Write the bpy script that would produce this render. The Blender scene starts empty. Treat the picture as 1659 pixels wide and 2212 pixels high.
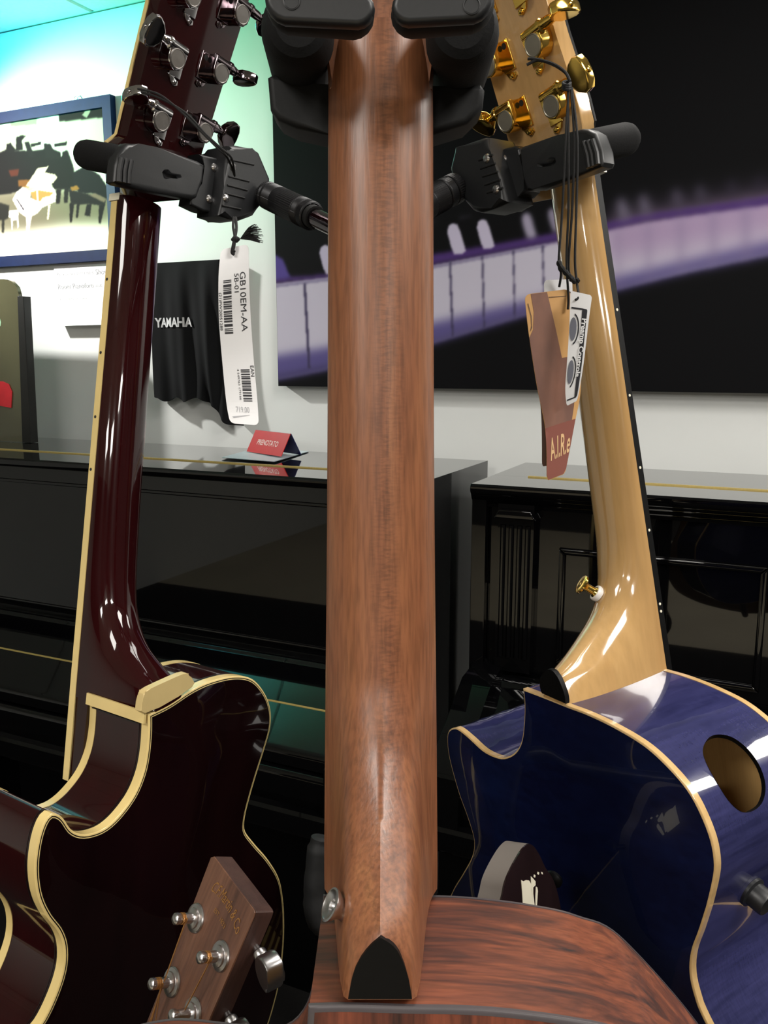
import bpy, bmesh, math, random
import numpy as np
from mathutils import Vector, Matrix
from mathutils.geometry import delaunay_2d_cdt

# ------------------------------------------------------------------ camera, world, exposure
FPX, PW, PH = 1853.0, 1659, 2212
PITCH = math.radians(10.1)
CP, SP = math.cos(PITCH), math.sin(PITCH)
CAM = np.array([0, 0, 1.43])
scn = bpy.context.scene
COL = scn.collection
cd = bpy.data.cameras.new('camera'); cam = bpy.data.objects.new('camera', cd); COL.objects.link(cam)
cam.location = CAM; cam.rotation_euler = (math.pi/2 - PITCH, 0, 0)
cd.sensor_fit = 'VERTICAL'; cd.sensor_height = 24; cd.lens = 24*FPX/PH
cd.clip_start = .02
scn.camera = cam
w = bpy.data.worlds.new('world'); scn.world = w; w.use_nodes = True
w.node_tree.nodes['Background'].inputs[0].default_value = (.5, .52, .5, 1)
w.node_tree.nodes['Background'].inputs[1].default_value = .05
vs = scn.view_settings
vs.view_transform = 'Standard'; vs.look = 'None'; vs.exposure = .75; vs.gamma = 1; vs.use_curve_mapping = False
CEIL_Z = 2.363
def area(name, loc, size, power, color, target=None, sy=None):
    l = bpy.data.lights.new(name, 'AREA'); l.energy = power; l.color = color
    l.shape = 'RECTANGLE'; l.size = size; l.size_y = sy or size
    o = bpy.data.objects.new(name, l); COL.objects.link(o); o.location = loc
    if target is not None:
        d = Vector(target)-Vector(loc); o.rotation_euler = d.to_track_quat('-Z', 'Y').to_euler()
    return o
UNSEEN_PANELS = [(-.95, -.6), (.95, -.25), (.35, .9), (1.75, .75), (-1.9, -2.4), (-.5, -2.9), (.9, -2.4)]  # unseen panels; the one before the pianos is added to brighten the wall
POWER = [14, 16, 8, 12, 22, 22, 22]
for (px_, py_), k_ in zip(UNSEEN_PANELS, POWER):
    area('unseen_panel_lamp', (px_, py_, CEIL_Z-.03), .56, k_, (1, .96, .9))
def spot(name, loc, target, power, color, angle, blend=.6, size=.03):
    l = bpy.data.lights.new(name, 'SPOT'); l.energy = power; l.color = color
    l.spot_size = math.radians(angle); l.spot_blend = blend; l.shadow_soft_size = size
    o = bpy.data.objects.new(name, l); COL.objects.link(o); o.location = loc
    o.rotation_euler = (Vector(target)-Vector(loc)).to_track_quat('-Z', 'Y').to_euler()
    return o

# stage-style LED wall washers beside the picture: white core with green and cyan fringes
_wt, _wn = np.array([.906, -.423, 0]), np.array([-.423, -.906, 0])
def wall_pt(u, v, n): return tuple(np.array([.0572, 1.6026, 1.196])+_wt*u+_wn*n+np.array([0, 0, v]))
spot('white_washer', wall_pt(-1.95, .98, .15), wall_pt(-1.28, .62, -.5), 75, (1, .99, .94), 66, .9)
spot('green_washer', wall_pt(-1.75, .80, .2), wall_pt(-1.05, .98, -.5), 34, (.1, 1, .48), 62, 1)
spot('cyan_washer', wall_pt(-1.75, .75, .25), wall_pt(-1.35, 1.2, -.45), 24, (.0, .8, 1), 60, 1)
# ------------------------------------------------------------------ pixel rays and frames
def ray(px, py):
    x = (px-829.5)/FPX; u = (1106-py)/FPX
    return np.array([x, CP+u*SP, -SP+u*CP])
def at(px, py, z): return CAM+ray(px, py)*z
class Frame:
    def __init__(s, O, N, V0):
        N = np.array(N, float); N /= np.linalg.norm(N)
        V = np.array(V0, float); V = V-V@N*N; V /= np.linalg.norm(V)
        s.O = np.array(O, float); s.N = N; s.V = V; s.U = np.cross(V, N)
        s.M = np.stack([s.U, V, N], 1)
    def w(s, u, v, n): return s.O+s.M@np.array([u, v, n])
    def l(s, P): return s.M.T@(np.asarray(P)-s.O)
    def hit(s, px, py, n=0., ax=2):
        d = s.M.T@ray(px, py); o = s.l(CAM)
        return o+d*((n-o[ax])/d[ax])
    def uv(s, pts, n=0.): return [tuple(s.hit(x, y, n)[:2]) for x, y in pts]
    def mat(s):
        m = Matrix.Identity(4)
        for i in range(3):
            for j in range(3): m[i][j] = s.M[i, j]
            m[i][3] = s.O[i]
        return m

# ------------------------------------------------------------------ materials
def lin(c):
    c = np.asarray(c, float)/255.
    return tuple(np.where(c <= .04045, c/12.92, ((c+.055)/1.055)**2.4))
def mat(name, rgb, rough=.5, metal=0, coat=0, spec=.5, var=.08, scale=(40, 40, 40), bump=0, rgb2=None, coatr=.03, contrast=(.35, .65), coat_ior=1.5):
    m = bpy.data.materials.new(name); m.use_nodes = True
    nt = m.node_tree; b = nt.nodes['Principled BSDF']
    c1 = lin(rgb); c2 = lin(rgb2) if rgb2 is not None else tuple(x*(1-var) for x in c1)
    tc = nt.nodes.new('ShaderNodeTexCoord'); mp = nt.nodes.new('ShaderNodeMapping')
    mp.inputs['Scale'].default_value = scale
    no = nt.nodes.new('ShaderNodeTexNoise'); no.inputs['Scale'].default_value = 1; no.inputs['Detail'].default_value = 5
    cr = nt.nodes.new('ShaderNodeValToRGB')
    cr.color_ramp.elements[0].position = contrast[0]; cr.color_ramp.elements[1].position = contrast[1]
    cr.color_ramp.elements[0].color = (*c2, 1); cr.color_ramp.elements[1].color = (*c1, 1)
    L = nt.links.new
    L(tc.outputs['Object'], mp.inputs[0]); L(mp.outputs[0], no.inputs['Vector'])
    L(no.outputs[0], cr.inputs[0]); L(cr.outputs[0], b.inputs['Base Color'])
    b.inputs['Roughness'].default_value = rough; b.inputs['Metallic'].default_value = metal
    b.inputs['Coat Weight'].default_value = coat; b.inputs['Coat Roughness'].default_value = coatr
    b.inputs['Specular IOR Level'].default_value = spec; b.inputs['Coat IOR'].default_value = coat_ior
    if bump:
        bp = nt.nodes.new('ShaderNodeBump'); bp.inputs['Strength'].default_value = bump; bp.inputs['Distance'].default_value = .001
        L(no.outputs[0], bp.inputs['Height']); L(bp.outputs[0], b.inputs['Normal'])
    return m
def wood(name, cols, stretch, rough=.4, coat=0, fine=(700, 25, 700), fineamt=.25, pos=None, warp=.6, bump=.15, coatr=.04, ripple=None):
    """layered grain: broad streaks along one axis + fine pores"""
    m = bpy.data.materials.new(name); m.use_nodes = True
    nt = m.node_tree; b = nt.nodes['Principled BSDF']; L = nt.links.new
    tc = nt.nodes.new('ShaderNodeTexCoord')
    mp = nt.nodes.new('ShaderNodeMapping'); mp.inputs['Scale'].default_value = stretch
    n1 = nt.nodes.new('ShaderNodeTexNoise'); n1.inputs['Scale'].default_value = 1; n1.inputs['Detail'].default_value = 7
    n1.inputs['Roughness'].default_value = .6; n1.inputs['Distortion'].default_value = warp
    cr = nt.nodes.new('ShaderNodeValToRGB'); r = cr.color_ramp
    pos = pos or [i/(len(cols)-1)*.5+.25 for i in range(len(cols))]
    while len(r.elements) < len(cols): r.elements.new(.5)
    for e, p, c in zip(r.elements, pos, cols): e.position = p
    for e, p, c in zip(r.elements, pos, cols): e.color = (*lin(c), 1)
    mp2 = nt.nodes.new('ShaderNodeMapping'); mp2.inputs['Scale'].default_value = fine
    n2 = nt.nodes.new('ShaderNodeTexNoise'); n2.inputs['Scale'].default_value = 1; n2.inputs['Detail'].default_value = 3
    rm = nt.nodes.new('ShaderNodeMapRange'); rm.inputs[1].default_value = .3; rm.inputs[2].default_value = .6
    rm.inputs[3].default_value = 1-fineamt; rm.inputs[4].default_value = 1
    mx = nt.nodes.new('ShaderNodeMix'); mx.data_type = 'RGBA'; mx.blend_type = 'MULTIPLY'; mx.inputs[0].default_value = 1
    L(tc.outputs['Object'], mp.inputs[0]); L(mp.outputs[0], n1.inputs['Vector']); L(n1.outputs[0], cr.inputs[0])
    L(tc.outputs['Object'], mp2.inputs[0]); L(mp2.outputs[0], n2.inputs['Vector']); L(n2.outputs[0], rm.inputs[0])
    L(cr.outputs[0], mx.inputs[6]); L(rm.outputs[0], mx.inputs[7]); col = mx.outputs[2]
    if ripple:                                   # band of cross-grain flecks running down the wood
        u0, hw, amt = ripple
        def mth(op, a, k, clamp=False):
            x = nt.nodes.new('ShaderNodeMath'); x.operation = op; x.use_clamp = clamp
            for i_, q in ((0, a), (1, k)):
                if isinstance(q, (int, float)): x.inputs[i_].default_value = q
                else: L(q, x.inputs[i_])
            return x.outputs[0]
        sep = nt.nodes.new('ShaderNodeSeparateXYZ'); L(tc.outputs['Object'], sep.inputs[0])
        wob = mth('MULTIPLY', mth('SUBTRACT', n1.outputs[0], .5), .02)
        du = mth('ABSOLUTE', mth('SUBTRACT', mth('ADD', sep.outputs[0], wob), u0), 0)
        mask = mth('SUBTRACT', 1., mth('DIVIDE', du, hw), True)
        mp3 = nt.nodes.new('ShaderNodeMapping'); mp3.inputs['Scale'].default_value = (260, 900, 260)
        n3 = nt.nodes.new('ShaderNodeTexNoise'); n3.inputs['Scale'].default_value = 1; n3.inputs['Detail'].default_value = 2
        L(tc.outputs['Object'], mp3.inputs[0]); L(mp3.outputs[0], n3.inputs['Vector'])
        fl = mth('MULTIPLY', mth('SUBTRACT', .56, n3.outputs[0]), 6., True)
        k3 = mth('SUBTRACT', 1., mth('MULTIPLY', mth('MULTIPLY', fl, mask), amt))
        m3 = nt.nodes.new('ShaderNodeMix'); m3.data_type = 'RGBA'; m3.blend_type = 'MULTIPLY'; m3.inputs[0].default_value = 1
        L(col, m3.inputs[6]); L(k3, m3.inputs[7]); col = m3.outputs[2]
    L(col, b.inputs['Base Color'])
    b.inputs['Roughness'].default_value = rough; b.inputs['Coat Weight'].default_value = coat; b.inputs['Coat Roughness'].default_value = coatr
    if bump:
        bp = nt.nodes.new('ShaderNodeBump'); bp.inputs['Strength'].default_value = bump; bp.inputs['Distance'].default_value = .0004
        L(n2.outputs[0], bp.inputs['Height']); L(bp.outputs[0], b.inputs['Normal'])
    return m
def print_mat(name, rough=.5, spec=.3):
    m = bpy.data.materials.new(name); m.use_nodes = True
    nt = m.node_tree; b = nt.nodes['Principled BSDF']
    a = nt.nodes.new('ShaderNodeAttribute'); a.attribute_name = 'ink'
    nt.links.new(a.outputs['Color'], b.inputs['Base Color'])
    b.inputs['Roughness'].default_value = rough; b.inputs['Specular IOR Level'].default_value = spec
    return m
def emit(name, rgb, k):
    m = bpy.data.materials.new(name); m.use_nodes = True
    nt = m.node_tree; b = nt.nodes['Principled BSDF']
    b.inputs['Emission Color'].default_value = (*rgb, 1); b.inputs['Emission Strength'].default_value = k
    return m
M = {}
M['mahogany'] = wood('mahogany', [(108, 64, 42), (127, 78, 51), (140, 89, 58), (156, 104, 66)], (60, 3.2, 60), rough=.36, coat=.12, coatr=.3, fine=(620, 45, 620), fineamt=.34, bump=.25, ripple=(.003, .0085, .30))
M['rosewood'] = wood('rosewood', [(40, 29, 29), (84, 45, 33), (116, 62, 41), (134, 77, 50)], (5, 62, 62), rough=.45, fine=(50, 520, 520), fineamt=.36, pos=[.3, .42, .55, .72], warp=1.2)
M['rosewood_back'] = wood('rosewood_back', [(36, 22, 20), (84, 42, 30), (122, 62, 42)], (70, 4, 70), rough=.45, fine=(600, 40, 600), pos=[.35, .45, .6])
M['dark_binding'] = mat('dark_binding', (74, 68, 70), .35)
M['ebony'] = mat('ebony', (7, 7, 8), .45, spec=.2, var=.3, scale=(60, 400, 60))
M['oxblood'] = mat('oxblood_lacquer', (42, 9, 11), .12, coat=.8, spec=.05, var=.35, scale=(30, 6, 30))
M['oxblood_back'] = mat('oxblood_back_lacquer', (20, 6, 7), .1, coat=.8, spec=.05, var=.35, scale=(30, 6, 30))
M['cream'] = mat('cream_binding', (232, 206, 138), .25, coat=.5, var=.06)
M['purfling'] = mat('black_purfling', (20, 17, 16), .3)
M['tan_cap'] = mat('tan_heel_cap', (208, 184, 128), .35, var=.05)
M['maple'] = wood('maple', [(178, 138, 88), (190, 151, 98), (202, 164, 112)], (26, 3, 26), rough=.12, coat=1, fine=(240, 20, 240), fineamt=.09, bump=0, coatr=.06)
M['maple_inside'] = wood('bare_inner_wood', [(176, 138, 84), (190, 150, 92), (200, 162, 104)], (30, 6, 30), rough=.6, fineamt=.1)
M['maple_binding'] = wood('maple_binding', [(186, 150, 98), (200, 166, 114), (210, 178, 128)], (60, 60, 60), rough=.15, coat=1, fineamt=.05, bump=0)
M['chrome'] = mat('chrome', (205, 203, 205), .07, 1, var=.03)
M['satin_steel'] = mat('satin_steel', (200, 198, 198), .28, 1, var=.05)
M['smoke_chrome'] = mat('smoked_chrome', (130, 120, 124), .08, 1, var=.05)
M['gear_cap'] = mat('gear_cap', (120, 116, 112), .4, .8, var=.1)
M['gold'] = mat('gold_plate', (240, 198, 98), .12, 1, var=.04)
M['gold_cap'] = mat('dull_gold_cap', (158, 152, 138), .4, .8, var=.1)
M['rubber'] = mat('black_rubber', (18, 19, 20), .62, spec=.35, var=.2, scale=(300, 300, 300), bump=.05)
M['foam'] = mat('foam_sleeve', (14, 14, 15), .85, spec=.25, var=.25, scale=(900, 900, 900), bump=.2)
M['plastic'] = mat('black_plastic', (26, 27, 29), .42, spec=.5, var=.12, scale=(500, 500, 500), bump=.04)
M['recess'] = mat('recess_black', (6, 6, 6), .8)
M['steel_tube'] = mat('black_steel_tube', (44, 44, 46), .3, .6)
M['knurl'] = mat('knurled_black', (38, 38, 40), .4, .5)
M['cord'] = mat('black_cord', (16, 15, 16), .85, var=.4, scale=(2500, 2500, 2500), bump=.3)
M['paper'] = mat('white_paper', (236, 236, 238), .55, var=.02)
M['ink'] = mat('black_ink', (36, 35, 42), .6)
M['navy_ink'] = mat('navy_ink', (44, 46, 84), .6)
M['grey_ink'] = mat('grey_ink', (176, 176, 180), .6)
M['card_amber'] = mat('amber_card', (206, 156, 92), .5, var=.05)
M['card_brown'] = mat('brown_card', (138, 92, 72), .5, var=.15, rgb2=(112, 74, 60), scale=(60, 60, 20))
M['card_rust'] = mat('rust_card', (132, 66, 50), .5, var=.06)
M['card_letter'] = mat('cream_card_ink', (226, 184, 132), .5, var=.03)
M['card_edge'] = mat('dark_card_edge', (90, 60, 46), .5)
M['piano'] = mat('black_piano_lacquer', (5, 5, 6), .06, coat=.9, coatr=.02, var=.2, spec=.05, coat_ior=1.48)
M['brass'] = mat('brass_hinge', (214, 190, 116), .35, .45, var=.1, scale=(200, 30, 30))
M['wall'] = mat('white_wall_paint', (224, 226, 224), .8, var=.02, scale=(8, 8, 8), bump=.03)
M['wall_dark'] = mat('charcoal_wall_paint', (58, 56, 54), .8, var=.05, scale=(8, 8, 8))
M['ceil'] = mat('ceiling_tile_white', (226, 228, 226), .85, var=.05, scale=(120, 120, 120), bump=.1)
M['floor'] = mat('beige_floor', (206, 196, 172), .5, var=.1, scale=(3, 3, 3))
M['dark_floor'] = mat('unseen_dark_floor', (34, 33, 33), .9, var=.2, scale=(300, 300, 300), spec=.1)
M['frame_blue'] = mat('dark_blue_frame', (13, 30, 68), .55, spec=.12, var=.15)
M['print'] = print_mat('printed_ink', .75, .12)
M['canvas_edge'] = mat('canvas_edge', (14, 14, 17), .7)
M['cloth'] = mat('black_cloth', (17, 18, 20), .9, var=.25, scale=(700, 700, 700), bump=.15, spec=.2)
M['cloth_print'] = mat('white_cloth_print', (196, 196, 198), .7)
M['acrylic'] = mat('smoky_brown_board', (92, 90, 66), .18, coat=.6, var=.1, scale=(10, 10, 10))
M['board_rail'] = mat('black_board_rail', (22, 22, 20), .4)
M['mint_ink'] = mat('mint_letter', (170, 214, 178), .5)
M['red'] = mat('red_sign', (206, 32, 36), .3, coat=.4, var=.05)
M['red_tag'] = mat('red_price_card', (226, 48, 58), .5, var=.08)
M['navy'] = mat('navy_sign_back', (26, 32, 86), .35)
M['pink_ink'] = mat('white_sign_letter', (246, 214, 210), .5)
M['sheet'] = mat('pale_blue_sheet', (206, 220, 226), .4, var=.03)
M['white_plastic'] = mat('white_plastic', (236, 232, 226), .35)
M['string'] = mat('bronze_string', (204, 150, 92), .35, .8, scale=(3000, 3000, 3000))
M['gold_ink'] = mat('gold_script', (150, 104, 50), .5, var=.1)
M['head_rosewood'] = wood('headstock_rosewood', [(58, 38, 32), (96, 64, 50), (112, 76, 58), (124, 86, 66)], (60, 5, 60), rough=.4, fine=(600, 40, 600), fineamt=.25, pos=[.3, .42, .55, .7])
M['head_mahogany'] = wood('headstock_mahogany', [(52, 34, 30), (70, 46, 40), (84, 58, 50)], (50, 6, 50), rough=.5)
M['head_black'] = mat('dark_gloss_headstock', (36, 24, 24), .08, coat=1, var=.2, scale=(60, 10, 60))
M['taupe'] = mat('taupe_side', (112, 104, 98), .55, var=.06)
M['pearl_and_glare'] = mat('cream_pearl_and_glare', (238, 232, 210), .3, var=.05)
M['dial'] = mat('dial_grey', (110, 112, 124), .5)
M['spruce'] = mat('top_wood', (176, 130, 80), .3)

def blue_lacquer(name, c_dark, c_light, axis_stretch):
    m = bpy.data.materials.new(name); m.use_nodes = True
    nt = m.node_tree; b = nt.nodes['Principled BSDF']; L = nt.links.new
    tc = nt.nodes.new('ShaderNodeTexCoord')
    def noise(sc, det=4, dist=0.):
        mp = nt.nodes.new('ShaderNodeMapping'); mp.inputs['Scale'].default_value = sc
        n = nt.nodes.new('ShaderNodeTexNoise'); n.inputs['Scale'].default_value = 1; n.inputs['Detail'].default_value = det
        n.inputs['Distortion'].default_value = dist
        L(tc.outputs['Object'], mp.inputs[0]); L(mp.outputs[0], n.inputs['Vector']); return n.outputs[0]
    def math_(op, a, k):
        x = nt.nodes.new('ShaderNodeMath'); x.operation = op
        L(a, x.inputs[0])
        if isinstance(k, float): x.inputs[1].default_value = k
        else: L(k, x.inputs[1])
        return x.outputs[0]
    a = noise(axis_stretch, 3, .4); f = noise(tuple(6*x for x in axis_stretch), 2); g = noise((160, 160, 900), 2)
    s = math_('ADD', math_('MULTIPLY', a, .5), math_('ADD', math_('MULTIPLY', f, .3), math_('MULTIPLY', g, .2)))
    cr = nt.nodes.new('ShaderNodeValToRGB'); cr.color_ramp.elements[0].position = .34; cr.color_ramp.elements[1].position = .66
    cr.color_ramp.elements[0].color = (*lin(c_dark), 1); cr.color_ramp.elements[1].color = (*lin(c_light), 1)
    L(s, cr.inputs[0]); L(cr.outputs[0], b.inputs['Base Color'])
    b.inputs['Roughness'].default_value = .2; b.inputs['Coat Weight'].default_value = 1; b.inputs['Coat Roughness'].default_value = .02
    b.inputs['Specular IOR Level'].default_value = .3
    return m
M['blue'] = blue_lacquer('figured_blue_lacquer', (27, 29, 62), (51, 52, 94), (30, 70, 6))
M['blue_back_shaded'] = blue_lacquer('shaded_blue_lacquer', (8, 13, 38), (14, 24, 60), (10, 30, 30))  # same paint as the side, darkened for the unlit back

# ------------------------------------------------------------------ objects
def tag(o, label=None, cat=None, group=None, kind=None):
    if label: o['label'] = label
    if cat: o['category'] = cat
    if group: o['group'] = group
    if kind: o['kind'] = kind
    return o
def empty(name, frame=None, loc=None, label=None, cat=None, group=None):
    o = bpy.data.objects.new(name, None); COL.objects.link(o); o.empty_display_size = .02
    if frame is not None: o.matrix_world = frame.mat()
    if loc is not None: o.location = loc
    return tag(o, label, cat, group)
class MB:
    def __init__(s): s.v = []; s.f = []; s.m = []; s.cur = 0; s.sm = []; s.wn = False
    def add(s, v, f, smooth=True):
        b = len(s.v); s.v += [tuple(float(c) for c in x) for x in v]
        for q in f: s.f.append(tuple(b+i for i in q)); s.m.append(s.cur); s.sm.append(smooth)
    def box(s, c, d, R=None):
        c = np.array(c, float); h = np.array(d, float)/2
        vs_ = [np.array([x, y, z])*h for x in (-1, 1) for y in (-1, 1) for z in (-1, 1)]
        if R is not None: vs_ = [R@p for p in vs_]
        s.add([c+p for p in vs_], [(0, 1, 3, 2), (4, 6, 7, 5), (0, 4, 5, 1), (2, 3, 7, 6), (0, 2, 6, 4), (1, 5, 7, 3)], False)
    def tube(s, pts, r, seg=10, caps=True):
        pts = [np.array(p, float) for p in pts]; n = len(pts)
        rs = r if hasattr(r, '__len__') else [r]*n
        T = [(pts[min(i+1, n-1)]-pts[max(i-1, 0)]) for i in range(n)]
        T = [t/(np.linalg.norm(t)+1e-12) for t in T]
        a = np.array([0, 0, 1.]) if abs(T[0][2]) < .9 else np.array([1., 0, 0])
        X = np.cross(T[0], a); X /= np.linalg.norm(X)
        V = []; 
        for i in range(n):
            X = X-T[i]*(X@T[i]); X /= np.linalg.norm(X); Y = np.cross(T[i], X)
            for k in range(seg):
                t = 2*math.pi*k/seg; V.append(pts[i]+rs[i]*(math.cos(t)*X+math.sin(t)*Y))
        Fs = [(i*seg+k, i*seg+(k+1) % seg, (i+1)*seg+(k+1) % seg, (i+1)*seg+k) for i in range(n-1) for k in range(seg)]
        s.add(V, Fs)
        if caps:
            s.add(V[:seg], [tuple(range(seg))[::-1]], False); s.add(V[-seg:], [tuple(range(seg))], False)
    def lathe(s, O, A, prof, seg=20, sx=1., X=None):
        """prof: (r, h) along the axis A from O"""
        O = np.array(O, float); A = np.array(A, float); A /= np.linalg.norm(A)
        a = np.array([0, 0, 1.]) if abs(A[2]) < .9 else np.array([1., 0, 0])
        if X is None: X = np.cross(a, A)
        X = np.array(X, float); X = X-A*(X@A); X /= np.linalg.norm(X); Y = np.cross(A, X)
        V = [O+A*h+r*(math.cos(2*math.pi*k/seg)*X*sx+math.sin(2*math.pi*k/seg)*Y) for r, h in prof for k in range(seg)]
        n = len(prof)
        s.add(V, [(i*seg+k, i*seg+(k+1) % seg, (i+1)*seg+(k+1) % seg, (i+1)*seg+k) for i in range(n-1) for k in range(seg)])
        s.add(V[:seg], [tuple(range(seg))[::-1]], False); s.add(V[-seg:], [tuple(range(seg))], False)
    def grid(s, fn, nu, nv, smooth=True, flip=False):
        V = [fn(i/nu, j/nv) for j in range(nv+1) for i in range(nu+1)]
        Fs = [(j*(nu+1)+i, j*(nu+1)+i+1, (j+1)*(nu+1)+i+1, (j+1)*(nu+1)+i) for j in range(nv) for i in range(nu)]
        if flip: Fs = [f[::-1] for f in Fs]
        s.add(V, Fs, smooth)
    def bm(s, bmsh, smooth=False):
        bmsh.verts.index_update()
        s.add([v.co for v in bmsh.verts], [tuple(v.index for v in f.verts) for f in bmsh.faces], smooth)
    def prism(s, poly, n0, n1, bevel=0, seg=2, smooth=True, fn=None):
        """outline in the local (u,v) plane pushed from n0 to n1; bevelled on the n1 rim and sides"""
        b = bmesh.new()
        a = sum(poly[i][0]*poly[(i+1) % len(poly)][1]-poly[(i+1) % len(poly)][0]*poly[i][1] for i in range(len(poly)))
        if a < 0: poly = poly[::-1]
        lo = [b.verts.new((x, y, n0)) for x, y in poly]; hi = [b.verts.new((x, y, n1)) for x, y in poly]
        k = len(poly)
        b.faces.new(lo[::-1]); b.faces.new(hi)
        for i in range(k): b.faces.new((lo[i], lo[(i+1) % k], hi[(i+1) % k], hi[i]))
        if bevel:
            es = [e for e in b.edges if all(abs(v.co.z-n1) < 1e-9 for v in e.verts)] + [e for e in b.edges if all(abs(v.co.z-n0) < 1e-9 for v in e.verts)]
            bmesh.ops.bevel(b, geom=es, offset=bevel, segments=seg, affect='EDGES', profile=.5, clamp_overlap=True)
        if fn:
            for v in b.verts: v.co = Vector(fn(*v.co))
        s.bm(b, smooth); b.free(); s.wn = True
    def build(s, name, mats, parent=None, world=None, weld=False, auto=35):
        me = bpy.data.meshes.new(name); me.from_pydata(s.v, [], s.f)
        for m_ in (mats if isinstance(mats, (list, tuple)) else [mats]): me.materials.append(m_)
        me.polygons.foreach_set('material_index', s.m); me.polygons.foreach_set('use_smooth', s.sm)
        me.update()
        if auto: me.set_sharp_from_angle(angle=math.radians(auto))
        o = bpy.data.objects.new(name, me); COL.objects.link(o)
        if parent is not None: o.parent = parent
        if world is not None: o.matrix_world = world
        if s.wn:
            md = o.modifiers.new('weighted', 'WEIGHTED_NORMAL'); md.keep_sharp = True; md.weight = 80
        return o
def catmull(P, closed=False, n=8):
    P = [np.array(p, float) for p in P]; out = []; N = len(P)
    for i in range(N if closed else N-1):
        g = lambda k: P[k % N] if closed else P[min(max(k, 0), N-1)]
        p0, p1, p2, p3 = g(i-1), g(i), g(i+1), g(i+2)
        for j in range(n):
            t = j/n
            out.append(.5*((2*p1)+(-p0+p2)*t+(2*p0-5*p1+4*p2-p3)*t*t+(-p0+3*p1-3*p2+p3)*t**3))
    if not closed: out.append(P[-1])
    return out
def resample(P, step):
    P = np.array(P); d = np.r_[0, np.cumsum(np.linalg.norm(np.diff(P, axis=0), axis=1))]
    k = max(2, int(round(d[-1]/step))); t = np.linspace(0, d[-1], k+1)
    return np.stack([np.interp(t, d, P[:, i]) for i in range(P.shape[1])], 1)
def pw(xs, ys):
    """smooth interpolation through control values (Catmull on y)"""
    xs = np.array(xs, float); ys = np.array(ys, float)
    m = np.gradient(ys, xs)
    for i in range(1, len(xs)-1):
        d0 = (ys[i]-ys[i-1])/(xs[i]-xs[i-1]); d1 = (ys[i+1]-ys[i])/(xs[i+1]-xs[i])
        m[i] = 0 if d0*d1 <= 0 else 2*d0*d1/(d0+d1)
    def f(x):
        x = min(max(x, xs[0]), xs[-1]); i = min(max(int(np.searchsorted(xs, x))-1, 0), len(xs)-2)
        h = xs[i+1]-xs[i]; t = (x-xs[i])/h
        return ((2*t**3-3*t*t+1)*ys[i]+(t**3-2*t*t+t)*h*m[i]+(-2*t**3+3*t*t)*ys[i+1]+(t**3-t*t)*h*m[i+1])
    return f
def text_geo(body, size=1., shear=0., sx=1., bold=0.):
    c = bpy.data.curves.new('t', 'FONT'); c.body = body; c.size = size; c.shear = shear; c.resolution_u = 3; c.offset = bold
    c.align_x = 'CENTER'; c.align_y = 'CENTER'
    o = bpy.data.objects.new('t', c); COL.objects.link(o)
    dg = bpy.context.evaluated_depsgraph_get(); me = bpy.data.meshes.new_from_object(o.evaluated_get(dg))
    V = [(v.co.x*sx, v.co.y) for v in me.vertices]; Fs = [tuple(p.vertices) for p in me.polygons]
    bpy.data.objects.remove(o); bpy.data.curves.remove(c); bpy.data.meshes.remove(me)
    return V, Fs
def cut(o, cutter):
    """bake a boolean hole and drop the cutter"""
    c = cutter.build('cutter', M['recess'], auto=0); c.matrix_world = o.matrix_world
    if o.parent: 
        bpy.context.view_layer.update(); c.matrix_world = o.matrix_world.copy()
    o.modifiers.clear(); md = o.modifiers.new('b', 'BOOLEAN'); md.object = c; md.operation = 'DIFFERENCE'; md.solver = 'EXACT'
    bpy.context.view_layer.update()
    me = bpy.data.meshes.new_from_object(o.evaluated_get(bpy.context.evaluated_depsgraph_get()))
    o.modifiers.clear(); o.data = me; bpy.data.objects.remove(c)
    md = o.modifiers.new('weighted', 'WEIGHTED_NORMAL'); md.keep_sharp = True; md.weight = 80
def inside(P, x, y):
    P = np.asarray(P); n = len(P); r = np.zeros(x.shape, bool); j = n-1
    for i in range(n):
        xi, yi = P[i]; xj, yj = P[j]
        c = ((yi > y) != (yj > y)) & (x < (xj-xi)*(y-yi)/(yj-yi+1e-15)+xi)
        r ^= c; j = i
    return r
def fill_cdt(outline, holes=(), step=.009):
    """triangulated interior with a regular inner point grid"""
    P = np.array(outline); lo = P.min(0); hi = P.max(0)
    gx, gy = np.meshgrid(np.arange(lo[0], hi[0], step), np.arange(lo[1], hi[1], step))
    gx = gx+(np.arange(gx.shape[0]) % 2)[:, None]*step/2
    pts = np.stack([gx.ravel(), gy.ravel()], 1)
    ok = inside(P, pts[:, 0], pts[:, 1])
    loops = [P]+[np.array(h) for h in holes]
    for h in holes: ok &= ~inside(h, pts[:, 0], pts[:, 1])
    pts = pts[ok]
    allb = np.concatenate(loops)
    dmin = np.sqrt(((pts[:, None]-allb[None])**2).sum(2)).min(1) if len(pts) else np.zeros(0)
    pts = pts[dmin > step*.45]
    V = [Vector(p) for p in np.concatenate([allb, pts])]
    E = []; b = 0
    for lp in loops:
        n = len(lp); E += [(b+i, b+(i+1) % n) for i in range(n)]; b += n
    v, e, f, *_ = delaunay_2d_cdt(V, E, [], 0, 1e-7)
    v = np.array([tuple(p) for p in v])
    cen = np.array([v[list(t)].mean(0) for t in f])
    keep = inside(P, cen[:, 0], cen[:, 1])
    for h in holes: keep &= ~inside(h, cen[:, 0], cen[:, 1])
    F2 = []
    for t, k in zip(f, keep):
        if not k: continue
        a, b_, c = v[t[0]], v[t[1]], v[t[2]]
        F2.append(tuple(t) if (b_[0]-a[0])*(c[1]-a[1])-(b_[1]-a[1])*(c[0]-a[0]) > 0 else tuple(t)[::-1])
    return v, F2
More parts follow.
